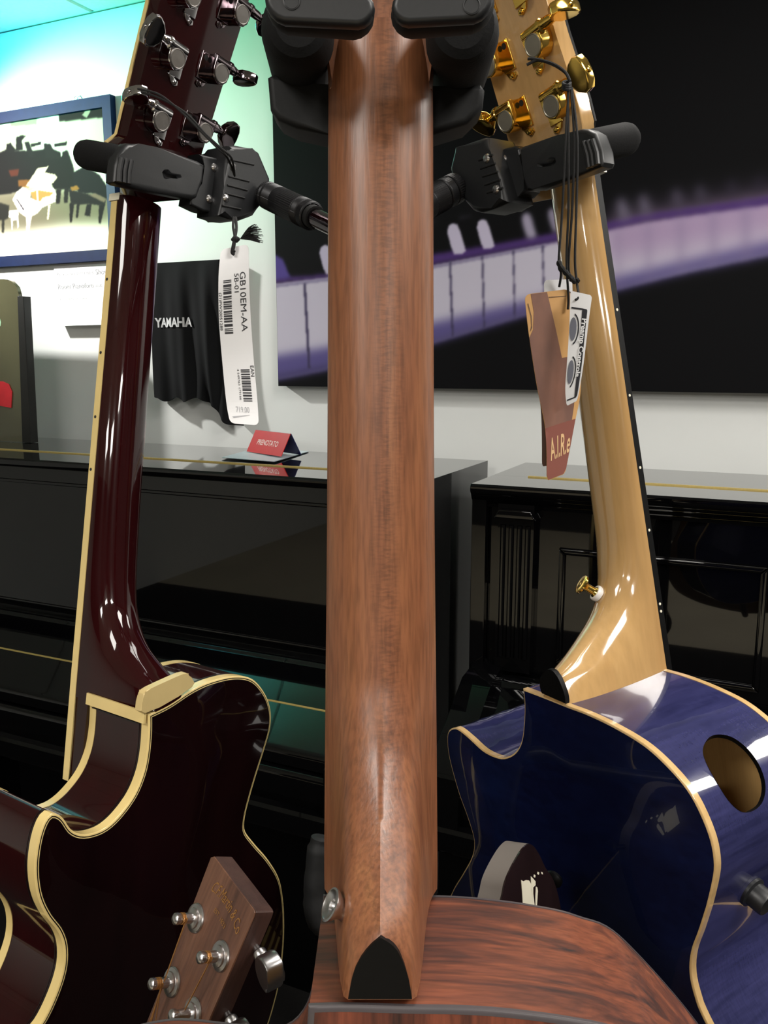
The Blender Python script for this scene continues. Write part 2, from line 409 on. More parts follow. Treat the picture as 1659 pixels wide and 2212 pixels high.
def dist_to(P, pts):
    A = np.array(P); B = np.roll(A, -1, 0); d = np.full(len(pts), 9.)
    for a, b in zip(A, B):
        ab = b-a; t = np.clip(((pts-a)@ab)/(ab@ab+1e-15), 0, 1)
        d = np.minimum(d, np.linalg.norm(pts-a-t[:, None]*ab, axis=1))
    return d
def offset_in(P, k):
    P = np.array(P); n = len(P)
    a = P-np.roll(P, 1, 0); b = np.roll(P, -1, 0)-P
    a /= np.linalg.norm(a, axis=1)[:, None]+1e-12; b /= np.linalg.norm(b, axis=1)[:, None]+1e-12
    na = np.stack([-a[:, 1], a[:, 0]], 1); nb = np.stack([-b[:, 1], b[:, 0]], 1)
    m = na+nb; L = np.linalg.norm(m, axis=1)[:, None]; m /= L+1e-9
    c = np.maximum((m*na).sum(1), .5)[:, None]
    return P+m*k/c

# ------------------------------------------------------------------ guitar builders (local axes: u across, v up the neck, n out of the back)
def body(root, segs, d, mats, hb, wb, arch, reach=.05, back_name='back', hole=None, purf=True, bind_label=None, front=True):
    """segs: list of open smooth runs (uv) that meet at corners and close into the outline, counter-clockwise"""
    P = []
    for sg in segs: P += list(resample(catmull(sg, n=10), .004)[:-1])
    P = np.array(P)
    area2 = (P[:, 0]*np.roll(P[:, 1], -1)-np.roll(P[:, 0], -1)*P[:, 1]).sum()
    if area2 < 0: P = P[::-1]
    ins = offset_in(P, wb); out = offset_in(P, -.0004); n = len(P)
    # back plate
    def plate(name, m_, zsign, z0):
        v, f = fill_cdt(ins, step=.009)
        dd = dist_to(ins, v); h = arch*(1-np.exp(-dd/reach))
        mb = MB()
        mb.add([(a[0], a[1], z0+zsign*x) for a, x in zip(v, h)], f if zsign > 0 else [t[::-1] for t in f])
        return mb.build(name, m_, root, auto=60)
    plate('back_plate', mats['back'], 1, 0.)
    plate('top_plate', mats['top'], -1, -d)
    # side
    mb = MB(); ns = 4
    if hole is None:
        V = [(p[0], p[1], -hb-(d-2*hb)*j/ns) for j in range(ns+1) for p in P]
        mb.add(V, [(j*n+i, (j+1)*n+i, (j+1)*n+(i+1) % n, j*n+(i+1) % n) for j in range(ns) for i in range(n)])
        mb.build('side', mats['side'], root, auto=50)
    else:
        Q = np.vstack([P, P[:1]]); S = np.r_[0, np.cumsum(np.linalg.norm(np.diff(Q, axis=0), axis=1))]
        hp = []
        for (hu, hv, hn) in hole:
            k = int(np.argmin(((P-np.array([hu, hv]))**2).sum(1)))
            t = (Q[k+1]-Q[k])/np.linalg.norm(Q[k+1]-Q[k])
            hp.append((S[k]+float((np.array([hu, hv])-P[k])@t), hn))
        rect = [(s_, -d+hb) for s_ in S]+[(s_, -hb) for s_ in S[::-1]]
        v, f = fill_cdt(rect, [hp], .012)
        def m3(s_, z, off=0.):
            x = np.interp(s_, S, Q[:, 0]); y = np.interp(s_, S, Q[:, 1])
            if off:
                k = min(int(np.searchsorted(S, s_)), len(S)-1); k = max(k, 1)
                t = (Q[k]-Q[k-1])/np.linalg.norm(Q[k]-Q[k-1]); x -= t[1]*off; y += t[0]*off
            return (x, y, z)
        mb.add([m3(*p) for p in v], f)
        mb.build('side', mats['side'], root, auto=50)
        mi = MB(); mi.add([m3(*p, .0028) for p in v], [t[::-1] for t in f])
        vi, fi = fill_cdt(offset_in(P, .003), step=.03)
        mi.add([(a[0], a[1], -.003) for a in vi], [t[::-1] for t in fi])
        mi.add([(a[0], a[1], -d+.003) for a in vi], fi)
        k = len(hp)
        mi.build('inside_wall', mats['inside'], root, auto=50)
        mr = MB(); mr.add([m3(*p, -.0003) for p in hp]+[m3(*p, .003) for p in hp], [(i, (i+1) % k, k+(i+1) % k, k+i) for i in range(k)])
        mr.build('sound_port_rim', M['ebony'], root)
    # bindings
    def ring(name, m_, z, sgn, prof):
        """prof: (outline, depth below the plate plane)"""
        mb = MB(); V = []
        for L_, dz in prof: V += [(p[0], p[1], z-sgn*dz) for p in L_]
        k = len(prof)
        F_ = [(j*n+i, j*n+(i+1) % n, (j+1)*n+(i+1) % n, (j+1)*n+i) for j in range(k-1) for i in range(n)]
        mb.add(V, F_ if sgn > 0 else [q[::-1] for q in F_]); return mb.build(name, m_, root, auto=40)
    prof = [(P, hb), (out, hb), (out, .0006), (offset_in(P, .0003), 0.), (ins, -.0001), (ins, .002)]
    b = ring('back_binding', mats['binding'], 0., 1, prof)
    if bind_label: b['label'] = bind_label
    if front: ring('front_binding', mats.get('fbinding', mats['binding']), -d, -1, prof)
    if purf:
        i1 = offset_in(P, wb+.0008); i2 = offset_in(P, wb+.0014); i3 = offset_in(P, wb+.002)
        f = lambda q: arch*(1-math.exp(-q/reach))+.0001
        ring('black_purfling', M['purfling'], 0., 1, [(ins, -.0001), (i1, -f(.0008))])
        ring('white_purfling', mats['binding'], 0., 1, [(i1, -f(.0008)), (i2, -f(.0014))])
        ring('inner_purfling', M['purfling'], 0., 1, [(i2, -f(.0014)), (i3, -f(.002))])
        o1 = offset_in(P, -.00025)
        ring('side_purfling', M['purfling'], 0., 1, [(o1, hb+.0034), (o1, hb+.0026)])
        ring('side_purfling', M['purfling'], 0., 1, [(o1, hb+.0016), (o1, hb)])
    return P
def neck(root, m_, vs_, uc, aw, nf, Hf, av, bv, nclip=-.0002, seg=40, name='neck', heel=None, skew=0.):
    """loft: at every v the section is n = nf + H*(1-|s|^a)^b, clipped flush with the back"""
    mb = MB(); V = []; k = seg+1
    for v in vs_:
        a, b, H, w_, n0 = av(v), bv(v), Hf(v), aw(v), nf(v)
        for i in range(k):
            s_ = -math.cos(math.pi*i/seg)
            g = max(0., 1-abs(s_)**a)**b
            if heel: k_ = heel[0](v); g = g*(1-k_)+heel[1](abs(s_))*k_
            nn = n0+H*g
            V.append((uc+w_*s_+skew*min(g*H/.11, 1)*max(0, 1-v/.09), v, min(nn, nclip)))
    F_ = [(j*k+i, j*k+i+1, (j+1)*k+i+1, (j+1)*k+i) for j in range(len(vs_)-1) for i in range(seg)]
    F_ += [(j*k+seg, j*k, (j+1)*k, (j+1)*k+seg) for j in range(len(vs_)-1)]
    up = vs_[-1] > vs_[0]
    if not up: F_ = [q[::-1] for q in F_]
    mb.add(V, F_); mb.add(V[:k], [tuple(range(k))[::-1] if up else tuple(range(k))], False); mb.add(V[-k:], [tuple(range(k)) if up else tuple(range(k))[::-1]], False)
    return mb.build(name, m_, root, auto=42)
def tuner(root, T, side, m_, mcap, knob_rot=0., shaft=.024, plate_side=-1, label=None):
    """tuning machine: T = 4x4 placing local (o outwards, h along the head, n out of the head back)"""
    def put(mb, name, mm, par, loc=True):
        mb.v = [tuple(T@Vector(p)) for p in mb.v]; return mb.build(name, mm, par)
    mb = MB()
    # mounting plate on the inner side, hole at the top, tab below
    mb.prism([(-.0160, -.0120), (-.0160, .0108), (-.0035, .0108), (-.0035, -.0120)], 0, .0016, .0005)
    mb.prism([(-.008, -.0120), (-.0145, -.014), (-.0150, -.017), (-.0115, -.0188), (-.0065, -.016), (-.0045, -.0120)], 0, .0014, .0004)
    # gear can (D-shaped, tall) and worm barrel
    D_ = [(-.0092, .0108), (.0092, .0108), (.0092, .0), (.0082, -.0052), (.0048, -.0090), (0, -.0106), (-.0048, -.0090), (-.0082, -.0052), (-.0092, 0)]
    mb.prism(D_, 0, .0125, .0011, 3)
    mb.lathe((-.0090, .0078, .0088), (1, 0, 0), [(.0022, 0), (.0044, .0006), (.0046, .0165), (.0054, .017), (.0054, .0195), (.0042, .0205), (.0040, shaft), (.0026, shaft+.004), (.0022, shaft+.010)], 18)
    t = put(mb, 'tuning_machine', m_, root)
    c = MB(); c.lathe((0, -.001, .0122), (0, 0, 1), [(.0080, 0), (.0080, .0007), (.0072, .0010), (.0068, .0007), (.0001, .0008)], 28); put(c, 'gear_cap', mcap, t)
    h = MB(); h.lathe((-.0115, .0065, .0014), (0, 0, 1), [(.0024, 0), (.0024, .0003), (.0001, .0004)], 12); put(h, 'plate_hole', M['recess'], t)
    s = MB(); s.lathe((-.0110, -.0158, .0012), (0, 0, 1), [(.0024, 0), (.0024, .0006), (.0018, .0017), (.0006, .0021)], 12); put(s, 'mounting_screw', m_, t)
    kb = MB(); cr, sr = math.cos(knob_rot), math.sin(knob_rot)
    # kidney button: outline in (o,h'), thick in n'
    ol = [(0, -.0048), (.0040, -.0100), (.0095, -.0130), (.0140, -.0118), (.0165, -.0070), (.0172, 0), (.0165, .0070), (.0140, .0118), (.0095, .0130), (.0040, .0100), (0, .0048)]
    def fn(x, y, z): return (shaft-.004+x, .0078+y*cr-z*sr, .0088+y*sr+z*cr)
    kb.prism(ol, -.0044, .0044, .0019, 2, fn=fn)
    kb.lathe((shaft-.009, .0078, .0088), (1, 0, 0), [(.0024, 0), (.0034, .001), (.0034, .0035), (.0024, .006)], 12)
    kb.lathe((shaft+.0130, .0078, .0088), (1, 0, 0), [(.0022, 0), (.0022, .0008), (.0012, .0012)], 12)
    put(kb, 'tuning_knob', m_, t)
    return t
def headframe(G, u, v, n, deg):
    a = math.radians(deg)
    V = G.V*math.cos(a)+G.N*math.sin(a); N = G.N*math.cos(a)-G.V*math.sin(a)
    return Frame(G.w(u, v, n), N, V)
def tmat(G, H, u, v, sgn, rot=0.):
    """tuner axes expressed in guitar coordinates; sgn=+1: knob towards +u of the head"""
    ca, sa = math.cos(rot), math.sin(rot)
    o = (H.U*ca+H.V*sa)*sgn; h = H.V*ca-H.U*sa; P = H.w(u, v, 0)
    m = Matrix.Identity(4)
    cols = [G.M.T@o, G.M.T@h, G.M.T@H.N, G.l(P)]
    for j in range(4):
        for i in range(3): m[i][j] = cols[j][i]
    return m

# ------------------------------------------------------------------ the room
LID = 1.196                                    # height of the piano lids
W = Frame((.0572, 1.6026, LID), (-.423, -.906, 0), (0, 0, 1))   # u along the wall to the right, v up, n into the room
NW = -.50                                      # wall plane
XL, XR, NB = -3.0, 2.6, 5.4
Wm = W.mat()
def wbox(name, lo, hi, m_, kind='structure', parent=None):
    mb = MB(); lo = np.array(lo); hi = np.array(hi); mb.box((lo+hi)/2, hi-lo)
    o = mb.build(name, m_, parent); 
    if parent is None: o.matrix_world = Wm
    if kind: o['kind'] = kind
    return o
CV = CEIL_Z-LID
wbox('wall_back', (XL, -LID, NW-.1), (XR, CV, NW), M['wall'])
wbox('wall_left', (XL-.1, -LID, NW-.1), (XL, CV, NB), M['wall'])
wbox('wall_right', (XR, -LID, NW-.1), (XR+.1, CV, NB), M['wall_dark'])
wbox('wall_front', (XL, -LID, NB), (XR, CV, NB+.1), M['wall_dark'])
wbox('floor', (XL-.1, -LID-.1, NW-.1), (XR+.1, -LID, 2.75), M['dark_floor'])  # unseen near floor, made dark so the piano fronts reflect black
wbox('floor', (XL-.1, -LID-.1, 2.75), (XR+.1, -LID, NB+.1), M['floor'])
ceil = wbox('ceiling', (XL-.1, CV+.014, NW-.1), (XR+.1, CV+.1, NB+.1), M['ceil'])
tm = MB(); tm.prism([(-.295, -.295), (.295, -.295), (.295, .295), (-.295, .295)], 0, .014, .003, 1, fn=lambda x, y, z: (x, -z, y))
t0 = None
for i in range(9):
    for j in range(11):
        if t0 is None: o = t0 = tm.build('ceiling_tile', M['ceil'], ceil)
        else: o = t0.copy(); COL.objects.link(o)
        o.location = (XL+.33+.6*i, CV+.014, NW+.3+.6*j)
lm = MB(); lm.box((0, 0, .012), (.62, .62, .02))
for px_, py_ in UNSEEN_PANELS:
    o = empty('unseen_ceiling_light', loc=(px_, py_, CEIL_Z-.025), label='unseen square white ceiling light panel above the shop floor', cat='ceiling light', group='unseen ceiling light panels')
    mb = MB()
    for a, b, c_, d_ in ((-.3, 0, .02, .62), (.3, 0, .02, .62), (0, -.3, .62, .02), (0, .3, .62, .02)): mb.box((a, b, .012), (c_, d_, .03))
    mb.build('light_frame', M['white_plastic'], o)
    mb = MB(); mb.box((0, 0, .016), (.58, .58, .006)); mb.build('diffuser', M['white_plastic'], o)

# --- prints ------------------------------------------------------
def blur(img, r):
    if r < .3: return img
    k = np.exp(-.5*(np.arange(-int(3*r)-1, int(3*r)+2)/r)**2); k /= k.sum(); h = len(k)//2
    for ax in (0, 1):
        pad = [(0, 0)]*3; pad[ax] = (h, h); q = np.pad(img, pad, mode='edge')
        img = sum(w_*np.take(q, range(i, i+img.shape[ax]), axis=ax) for i, w_ in enumerate(k))
    return img
class Print:
    def __init__(s, u0, u1, v0, v1, res, bg):
        s.b = (u0, u1, v0, v1); s.k = 1.; s.nx = int((u1-u0)/res)+1; s.ny = int((v1-v0)/res)+1
        s.x, s.y = np.meshgrid(np.linspace(u0, u1, s.nx), np.linspace(v0, v1, s.ny))
        s.img = np.ones((s.ny, s.nx, 3))*np.array(bg, float)
    def poly(s, pts, c, soft=0):
        k = inside(pts, s.x, s.y).astype(float)[..., None]
        if soft: k = blur(k, soft*s.k)
        s.img = s.img*(1-k)+np.array(c, float)*k
    def build(s, name, n, parent, m_=None):
        u0, u1, v0, v1 = s.b; mb = MB()
        V = np.stack([s.x.ravel(), s.y.ravel(), np.full(s.x.size, n)], 1)
        me = bpy.data.meshes.new(name); nx, ny = s.nx, s.ny
        i = np.arange(nx*ny).reshape(ny, nx)
        F_ = np.stack([i[:-1, :-1], i[:-1, 1:], i[1:, 1:], i[1:, :-1]], -1).reshape(-1, 4)
        me.from_pydata(V.tolist(), [], F_.tolist()); me.materials.append(m_ or M['print'])
        ca = me.color_attributes.new('ink', 'FLOAT_COLOR', 'POINT')
        c = np.clip(s.img.reshape(-1, 3), 0, 255)/255.; c = np.where(c <= .04045, c/12.92, ((c+.055)/1.055)**2.4)
        ca.data.foreach_set('color', np.c_[c, np.ones(len(c))].astype(np.float32).ravel())
        o = bpy.data.objects.new(name, me); COL.objects.link(o); o.parent = parent; return o
wp = lambda pts, n: W.uv(pts, n)

# black canvas with a piano keyboard
NPO = NW+.035
pr_ = Frame(W.w(0, 0, 0), W.N, W.V)
root = empty('canvas_print', W, label='large black canvas print of a blurred piano keyboard on the wall', cat='wall art')
uL = W.hit(595, 560, NPO)[0]; vB = W.hit(1130, 842, NPO)[1]; uR = 1.35; vT = 1.02
mb = MB(); mb.prism([(uL, vB), (uR, vB), (uR, vT), (uL, vT)], NW+.002, NPO-.0008, .004, 2); mb.build('canvas', M['canvas_edge'], root)
pr_ = Print(uL+.001, uR-.001, vB+.001, vT-.001, .0021, (11, 11, 15)); pr_.k = 1.5
P_ = lambda *q: wp(q, NPO)
edge_top = [(588, 612), (700, 598), (935, 572), (1180, 524), (1330, 492), (1480, 466), (1659, 440), (1900, 405)]
edge_bot = [(1900, 505), (1659, 552), (1480, 590), (1330, 627), (1180, 668), (935, 742), (700, 800), (588, 822)]
pr_.poly(P_(*edge_top, *edge_bot), (196, 192, 206), 1.2)
pr_.poly(P_((588, 770), (700, 752), (935, 698), (1180, 640), (1340, 596), (1659, 520), (1900, 480), *edge_bot), (104, 96, 146), 3.5)
pr_.poly(P_((588, 812), (700, 790), (935, 734), (1180, 660), (1340, 618), (1659, 546), (1900, 500), *edge_bot), (64, 56, 100), 2.5)
pr_.poly(P_((1300, 480), (1659, 420), (1900, 380), (1900, 470), (1659, 500), (1300, 560)), (172, 150, 182), 9)
pr_.poly(P_((588, 598), (700, 592), (800, 580), (935, 548), (1060, 528), (1250, 492), (1400, 462), (1659, 425), (1900, 385), (1900, 405), (1659, 442), (1400, 476), (1200, 522), (935, 572), (700, 600), (588, 612)), (92, 66, 128), 1.6)
pr_.poly(P_((588, 545), (612, 560), (628, 600), (588, 606)), (98, 84, 150), 1.2)
pr_.poly(P_((590, 616), (700, 602), (935, 574), (1180, 528), (1180, 533), (935, 580), (700, 608), (590, 622)), (150, 144, 170), .8)
for x0, y0, x1, y1, wd in ((658, 612, 668, 795, 5), (760, 590, 762, 780, 4), (846, 578, 850, 760, 4), (972, 565, 978, 728, 4), (1042, 553, 1046, 708, 3.4), (1109, 540, 1112, 690, 3), (1172, 528, 1176, 672, 3), (1262, 508, 1266, 640, 3), (1335, 495, 1338, 625, 4), (1400, 482, 1402, 605, 5), (1470, 470, 1472, 590, 6), (1540, 458, 1542, 574, 7), (1610, 446, 1612, 560, 8)):
    pr_.poly(P_((x0-wd/2, y0), (x0+wd/2, y0), (x1+wd/2, y1), (x1-wd/2, y1)), (78, 72, 100) if x0 < 1300 else (140, 128, 160), .8 if x0 < 1250 else 3)
for i, (x, y, s_, c) in enumerate(((708, 560, 1.1, 190), (985, 515, 1.15, 196), (1048, 505, 1.1, 196), (1142, 486, .98, 170), (1197, 474, .9, 150), (1345, 450, .85, 140), (1392, 440, .8, 130), (1463, 425, .7, 110), (1513, 416, .65, 100), (1580, 402, .55, 70), (1640, 392, .5, 60), (1710, 380, .5, 55))):
    pts = [(x-17*s_, y-12*s_), (x-14*s_, y-24*s_), (x-6*s_, y-29*s_), (x+3*s_, y-26*s_), (x+9*s_, y-12*s_), (x+19*s_, y+24*s_), (x+12*s_, y+29*s_), (x-3*s_, y+30*s_), (x-9*s_, y+18*s_)]
    pr_.poly(P_(*pts), (c, c-6, c+14 if c < 255 else 255), .7 if x < 1100 else (1.6 if x < 1300 else 3.2))
for x, y in ((930, 482), (1005, 470), (1100, 455)): pr_.poly(P_((x-12, y-2), (x+12, y-6), (x+12, y-1), (x-12, y+3)), (66, 62, 74), 1.5)
pr_.img = 255*(pr_.img/255)**1.22
pr_.build('printed_keyboard', NPO, root)

# framed showroom photograph
NPI = NW+.022
root = empty('framed_picture', W, label='framed photograph of black and white grand pianos, dark blue frame', cat='picture')
u1, vt = W.hit(237, 203, NPI)[:2]; vb = W.hit(60, 568, NPI)[1]-.006; u0 = u1-.92; fw = .03
for nm, pts in (('frame_rail', [(u0, vt), (u1, vt), (u1-fw, vt-fw), (u0+fw, vt-fw)]), ('frame_rail', [(u0, vb), (u0+fw, vb+fw), (u1-fw, vb+fw), (u1, vb)]),
                ('frame_rail', [(u0, vb), (u0, vt), (u0+fw, vt-fw), (u0+fw, vb+fw)]), ('frame_rail', [(u1, vb), (u1-fw, vb+fw), (u1-fw, vt-fw), (u1, vt)])):
    mb = MB(); mb.prism(pts, NW+.001, NPI, .004, 2); mb.build(nm, M['frame_blue'], root)
mb = MB(); hk = W.hit(157, 211, NPI); mb.tube([(hk[0]-.012, vt-.004, NW+.006), (hk[0]-.008, vt+.014, NW+.006), (hk[0]+.002, vt+.016, NW+.006), (hk[0]+.01, vt+.004, NW+.006)], .0014, 6); mb.build('hanger_loop', M['satin_steel'], root)
NG = NPI-.010
q = Print(u0+fw-.002, u1-fw+.002, vb+fw-.002, vt-fw+.002, .0022, (226, 226, 214))
Q = lambda *p: wp(p, NG)
C4 = lambda pts: [(x/4.81, 180+y/4.81) for x, y in pts]
def PP(c, soft, *pts): q.poly(wp(C4(pts), NG), c, soft)
PP((204, 204, 186), 2, (-700, 380), (1100, 180), (1100, 620), (-700, 760))
PP((232, 232, 224), 1.5, (400, 330), (610, 290), (610, 700), (400, 700))
PP((168, 172, 152), 1, (100, 350), (390, 320), (380, 430), (110, 450))
PP((60, 56, 50), 1, (612, 280), (1085, 190), (1090, 350), (612, 398)); PP((176, 176, 160), .6, (850, 330), (905, 260), (945, 280), (900, 360)); PP((140, 120, 80), 1, (660, 270), (740, 262), (720, 300), (670, 300))
PP((150, 146, 128), 6, (-600, 1100), (1150, 1100), (1150, 1480), (600, 1500), (-600, 1650))
PP((236, 232, 222), 8, (-600, 1600), (300, 1560), (700, 1480), (1150, 1470), (1150, 1900), (-600, 1950))
dk = (40, 40, 36)
PP(dk, 1, (-600, 740), (0, 720), (60, 690), (160, 700), (320, 700), (440, 690), (480, 660), (590, 700), (640, 720), (700, 690), (760, 860), (800, 1100), (560, 1100), (520, 1000), (300, 1000), (180, 1130), (-600, 1240))
PP((44, 44, 40), .8, (70, 630), (110, 620), (170, 700), (60, 740)); PP((44, 44, 40), .8, (165, 700), (170, 560), (230, 540), (272, 545), (225, 590), (240, 690))
PP((48, 48, 44), .8, (255, 615), (300, 610), (360, 760), (300, 760)); PP((48, 48, 44), .8, (455, 630), (520, 622), (560, 700), (640, 790), (480, 780))
PP((56, 56, 52), .6, (322, 632), (428, 605), (425, 640), (322, 660)); PP((56, 56, 52), .6, (565, 632), (696, 604), (692, 640), (565, 665)); PP((200, 200, 190), .6, (620, 660), (650, 650), (646, 760), (630, 760))
PP((120, 72, 50), 1, (85, 900), (200, 890), (190, 960), (110, 970)); PP((150, 116, 70), 1, (185, 1000), (340, 990), (300, 1080), (190, 1075))
PP((40, 40, 38), .8, (240, 820), (320, 805), (380, 860), (330, 1000), (180, 990))
PP((46, 46, 50), .8, (760, 930), (880, 860), (1030, 950), (1150, 1130), (1150, 1220), (960, 1140), (830, 1140), (760, 1060))
PP((58, 54, 54), .8, (712, 1100), (830, 1130), (1100, 1200), (1090, 1270), (900, 1250), (820, 1260), (740, 1250)); PP((168, 134, 80), .7, (725, 1075), (800, 1060), (830, 1100), (750, 1120)); PP((150, 136, 122), .8, (920, 1160), (990, 1140), (1110, 1200), (1080, 1240))
for a in ((725, 1240, 770, 1250, 745, 1445, 725, 1445), (1030, 1260, 1090, 1260, 1045, 1455, 1025, 1455), (800, 1255, 825, 1255, 810, 1395, 790, 1395), (905, 1255, 950, 1255, 935, 1380, 880, 1370), (585, 1100, 635, 1100, 620, 1250, 585, 1250), (670, 1090, 715, 1090, 700, 1240, 665, 1240)):
    PP((52, 46, 46), .8, a[0:2], a[2:4], a[4:6], a[6:8])
PP((66, 66, 58), 1, (-40, 1230), (95, 1270), (85, 1400), (45, 1420), (40, 1550), (20, 1550), (20, 1420), (-40, 1420))
PP((240, 234, 226), .6, (240, 1080), (320, 1130), (310, 1190), (410, 1230), (440, 1180), (300, 1120), (420, 1075), (560, 1090), (585, 1150), (575, 1230), (440, 1290), (390, 1350), (330, 1380), (300, 1560), (275, 1550), (270, 1390), (200, 1340), (130, 1210), (170, 1130))
PP((196, 160, 110), .6, (320, 1130), (400, 1110), (560, 1135), (520, 1170), (440, 1190), (420, 1225), (340, 1200))
PP((220, 208, 192), .6, (265, 1070), (390, 880), (505, 860), (470, 925), (570, 945), (597, 975), (560, 1030), (510, 1065), (400, 1080)); PP((246, 238, 222), .4, (368, 920), (378, 920), (400, 1230), (384, 1230))
PP((120, 116, 124), .4, (165, 1200), (180, 1200), (255, 1310), (240, 1320)); PP((206, 200, 200), .4, (200, 1140), (212, 1140), (278, 1225), (265, 1230))
PP((236, 226, 200), .5, (500, 1270), (525, 1265), (505, 1415), (487, 1415)); PP((232, 230, 226), .5, (95, 1320), (190, 1310), (195, 1500), (180, 1510), (175, 1420), (135, 1420), (130, 1520), (118, 1515), (115, 1400), (90, 1390))
q.img = 255*(q.img/255)**1.75
q.build('photograph', NG, root)

# paper notice under the frame
root = empty('paper_notice', W, label='white paper notice with faint text taped below the framed picture', cat='notice')
un0, vn0 = W.hit(118, 576, NW)[:2]; un1, vn1 = W.hit(268, 576, NW)[0], W.hit(128, 705, NW)[1]
def notice(a, b):
    curl = max(0, (.28-b)/.28)**2*.03
    return (un0+.012*(1-b)+(un1-un0)*a, vn1+(vn0-vn1)*b, NW+.004+curl)
mb = MB(); mb.grid(notice, 8, 20); mb.grid(lambda a, b: tuple(np.array(notice(a, b))-np.array([0, 0, .0008])), 8, 20, flip=True); mb.build('sheet', M['paper'], root)
for parts_, y in (((('Per visionare altro nostro', .0135), ('Show', .022)), .87), ((('Room Pianoforti', .021), ('usati', .014)), .66), ((('su appuntamento in sede', .011),), .46)):
    x = .012
    for s_, sz in parts_:
        mb = MB(); V_, F_ = text_geo(s_, sz); mn = min(v[0] for v in V_); mxw = max(v[0] for v in V_)-mn
        mb.add([(un0+x+a-mn, vn1+(vn0-vn1)*y+b, NW+.0052) for a, b in V_], F_, False); x += mxw+.008
        mb.build('lettering_line', M['grey_ink'], root)

# black cloth with white lettering on the wall
root = empty('wall_cloth', W, label='black cloth with white lettering draped against the wall', cat='cloth')
NC = NW+.05
c0 = W.hit(312, 562, NC); c1 = W.hit(482, 560, NC); cb = W.hit(330, 862, NC)
cu0 = c0[0]; cu1 = c1[0]; cv1 = c1[1]
def cloth(a, b):
    u = cu0+(cu1-cu0)*a+(.018*(1-b) if a > .8 else .018*(1-b)*a/.8)
    drop = cb[1]-.075*max(0, (a-.66)/.34)**1.1 + .006*math.sin(a*26)
    v = drop+(cv1-drop)*b
    fold = .014*math.sin(a*17+1.5*math.sin(b*3))*(1-b)**.6*(.4+a) + .012*math.sin(a*41+2)*(1-b)*a
    edge = -.035*max(0, (abs(a-.5)-.44)/.06)**2
    return (u, v, NC+fold*.8+edge)
mb = MB(); mb.grid(cloth, 90, 50); mb.grid(lambda a, b: tuple(np.array(cloth(a, b))-np.array([0, 0, .004])), 90, 50, flip=True)
mb.build('drape', M['cloth'], root)
mb = MB(); V_, F_ = text_geo('YAMAHA', .034, sx=.84, bold=.0012); cxu, cxv, _ = W.hit(364, 697, NC+.02)
def onc(x, y):
    a = min(max((x-cu0)/(cu1-cu0), 0), 1); v0_ = cb[1]; b = min(max((y-v0_)/(cv1-v0_), 0), 1); return cloth(a, b)[2]+.0035
mb.add([(cxu+a, cxv+b, onc(cxu+a, cxv+b)) for a, b in V_], F_, False)
mb.build('cloth_lettering', M['cloth_print'], root); mb = MB(); lx = cxu-.088
mb.tube([(lx+.015*math.cos(t/20*6.283), cxv+.015*math.sin(t/20*6.283), onc(lx, cxv)) for t in range(21)], .0014, 5, False)
for k in range(3):
    an = math.pi/2+k*2.0944; mb.tube([(lx, cxv, onc(lx, cxv)), (lx+.013*math.cos(an), cxv+.013*math.sin(an), onc(lx, cxv))], .0014, 5)
mb.build('cloth_emblem', M['cloth_print'], root)

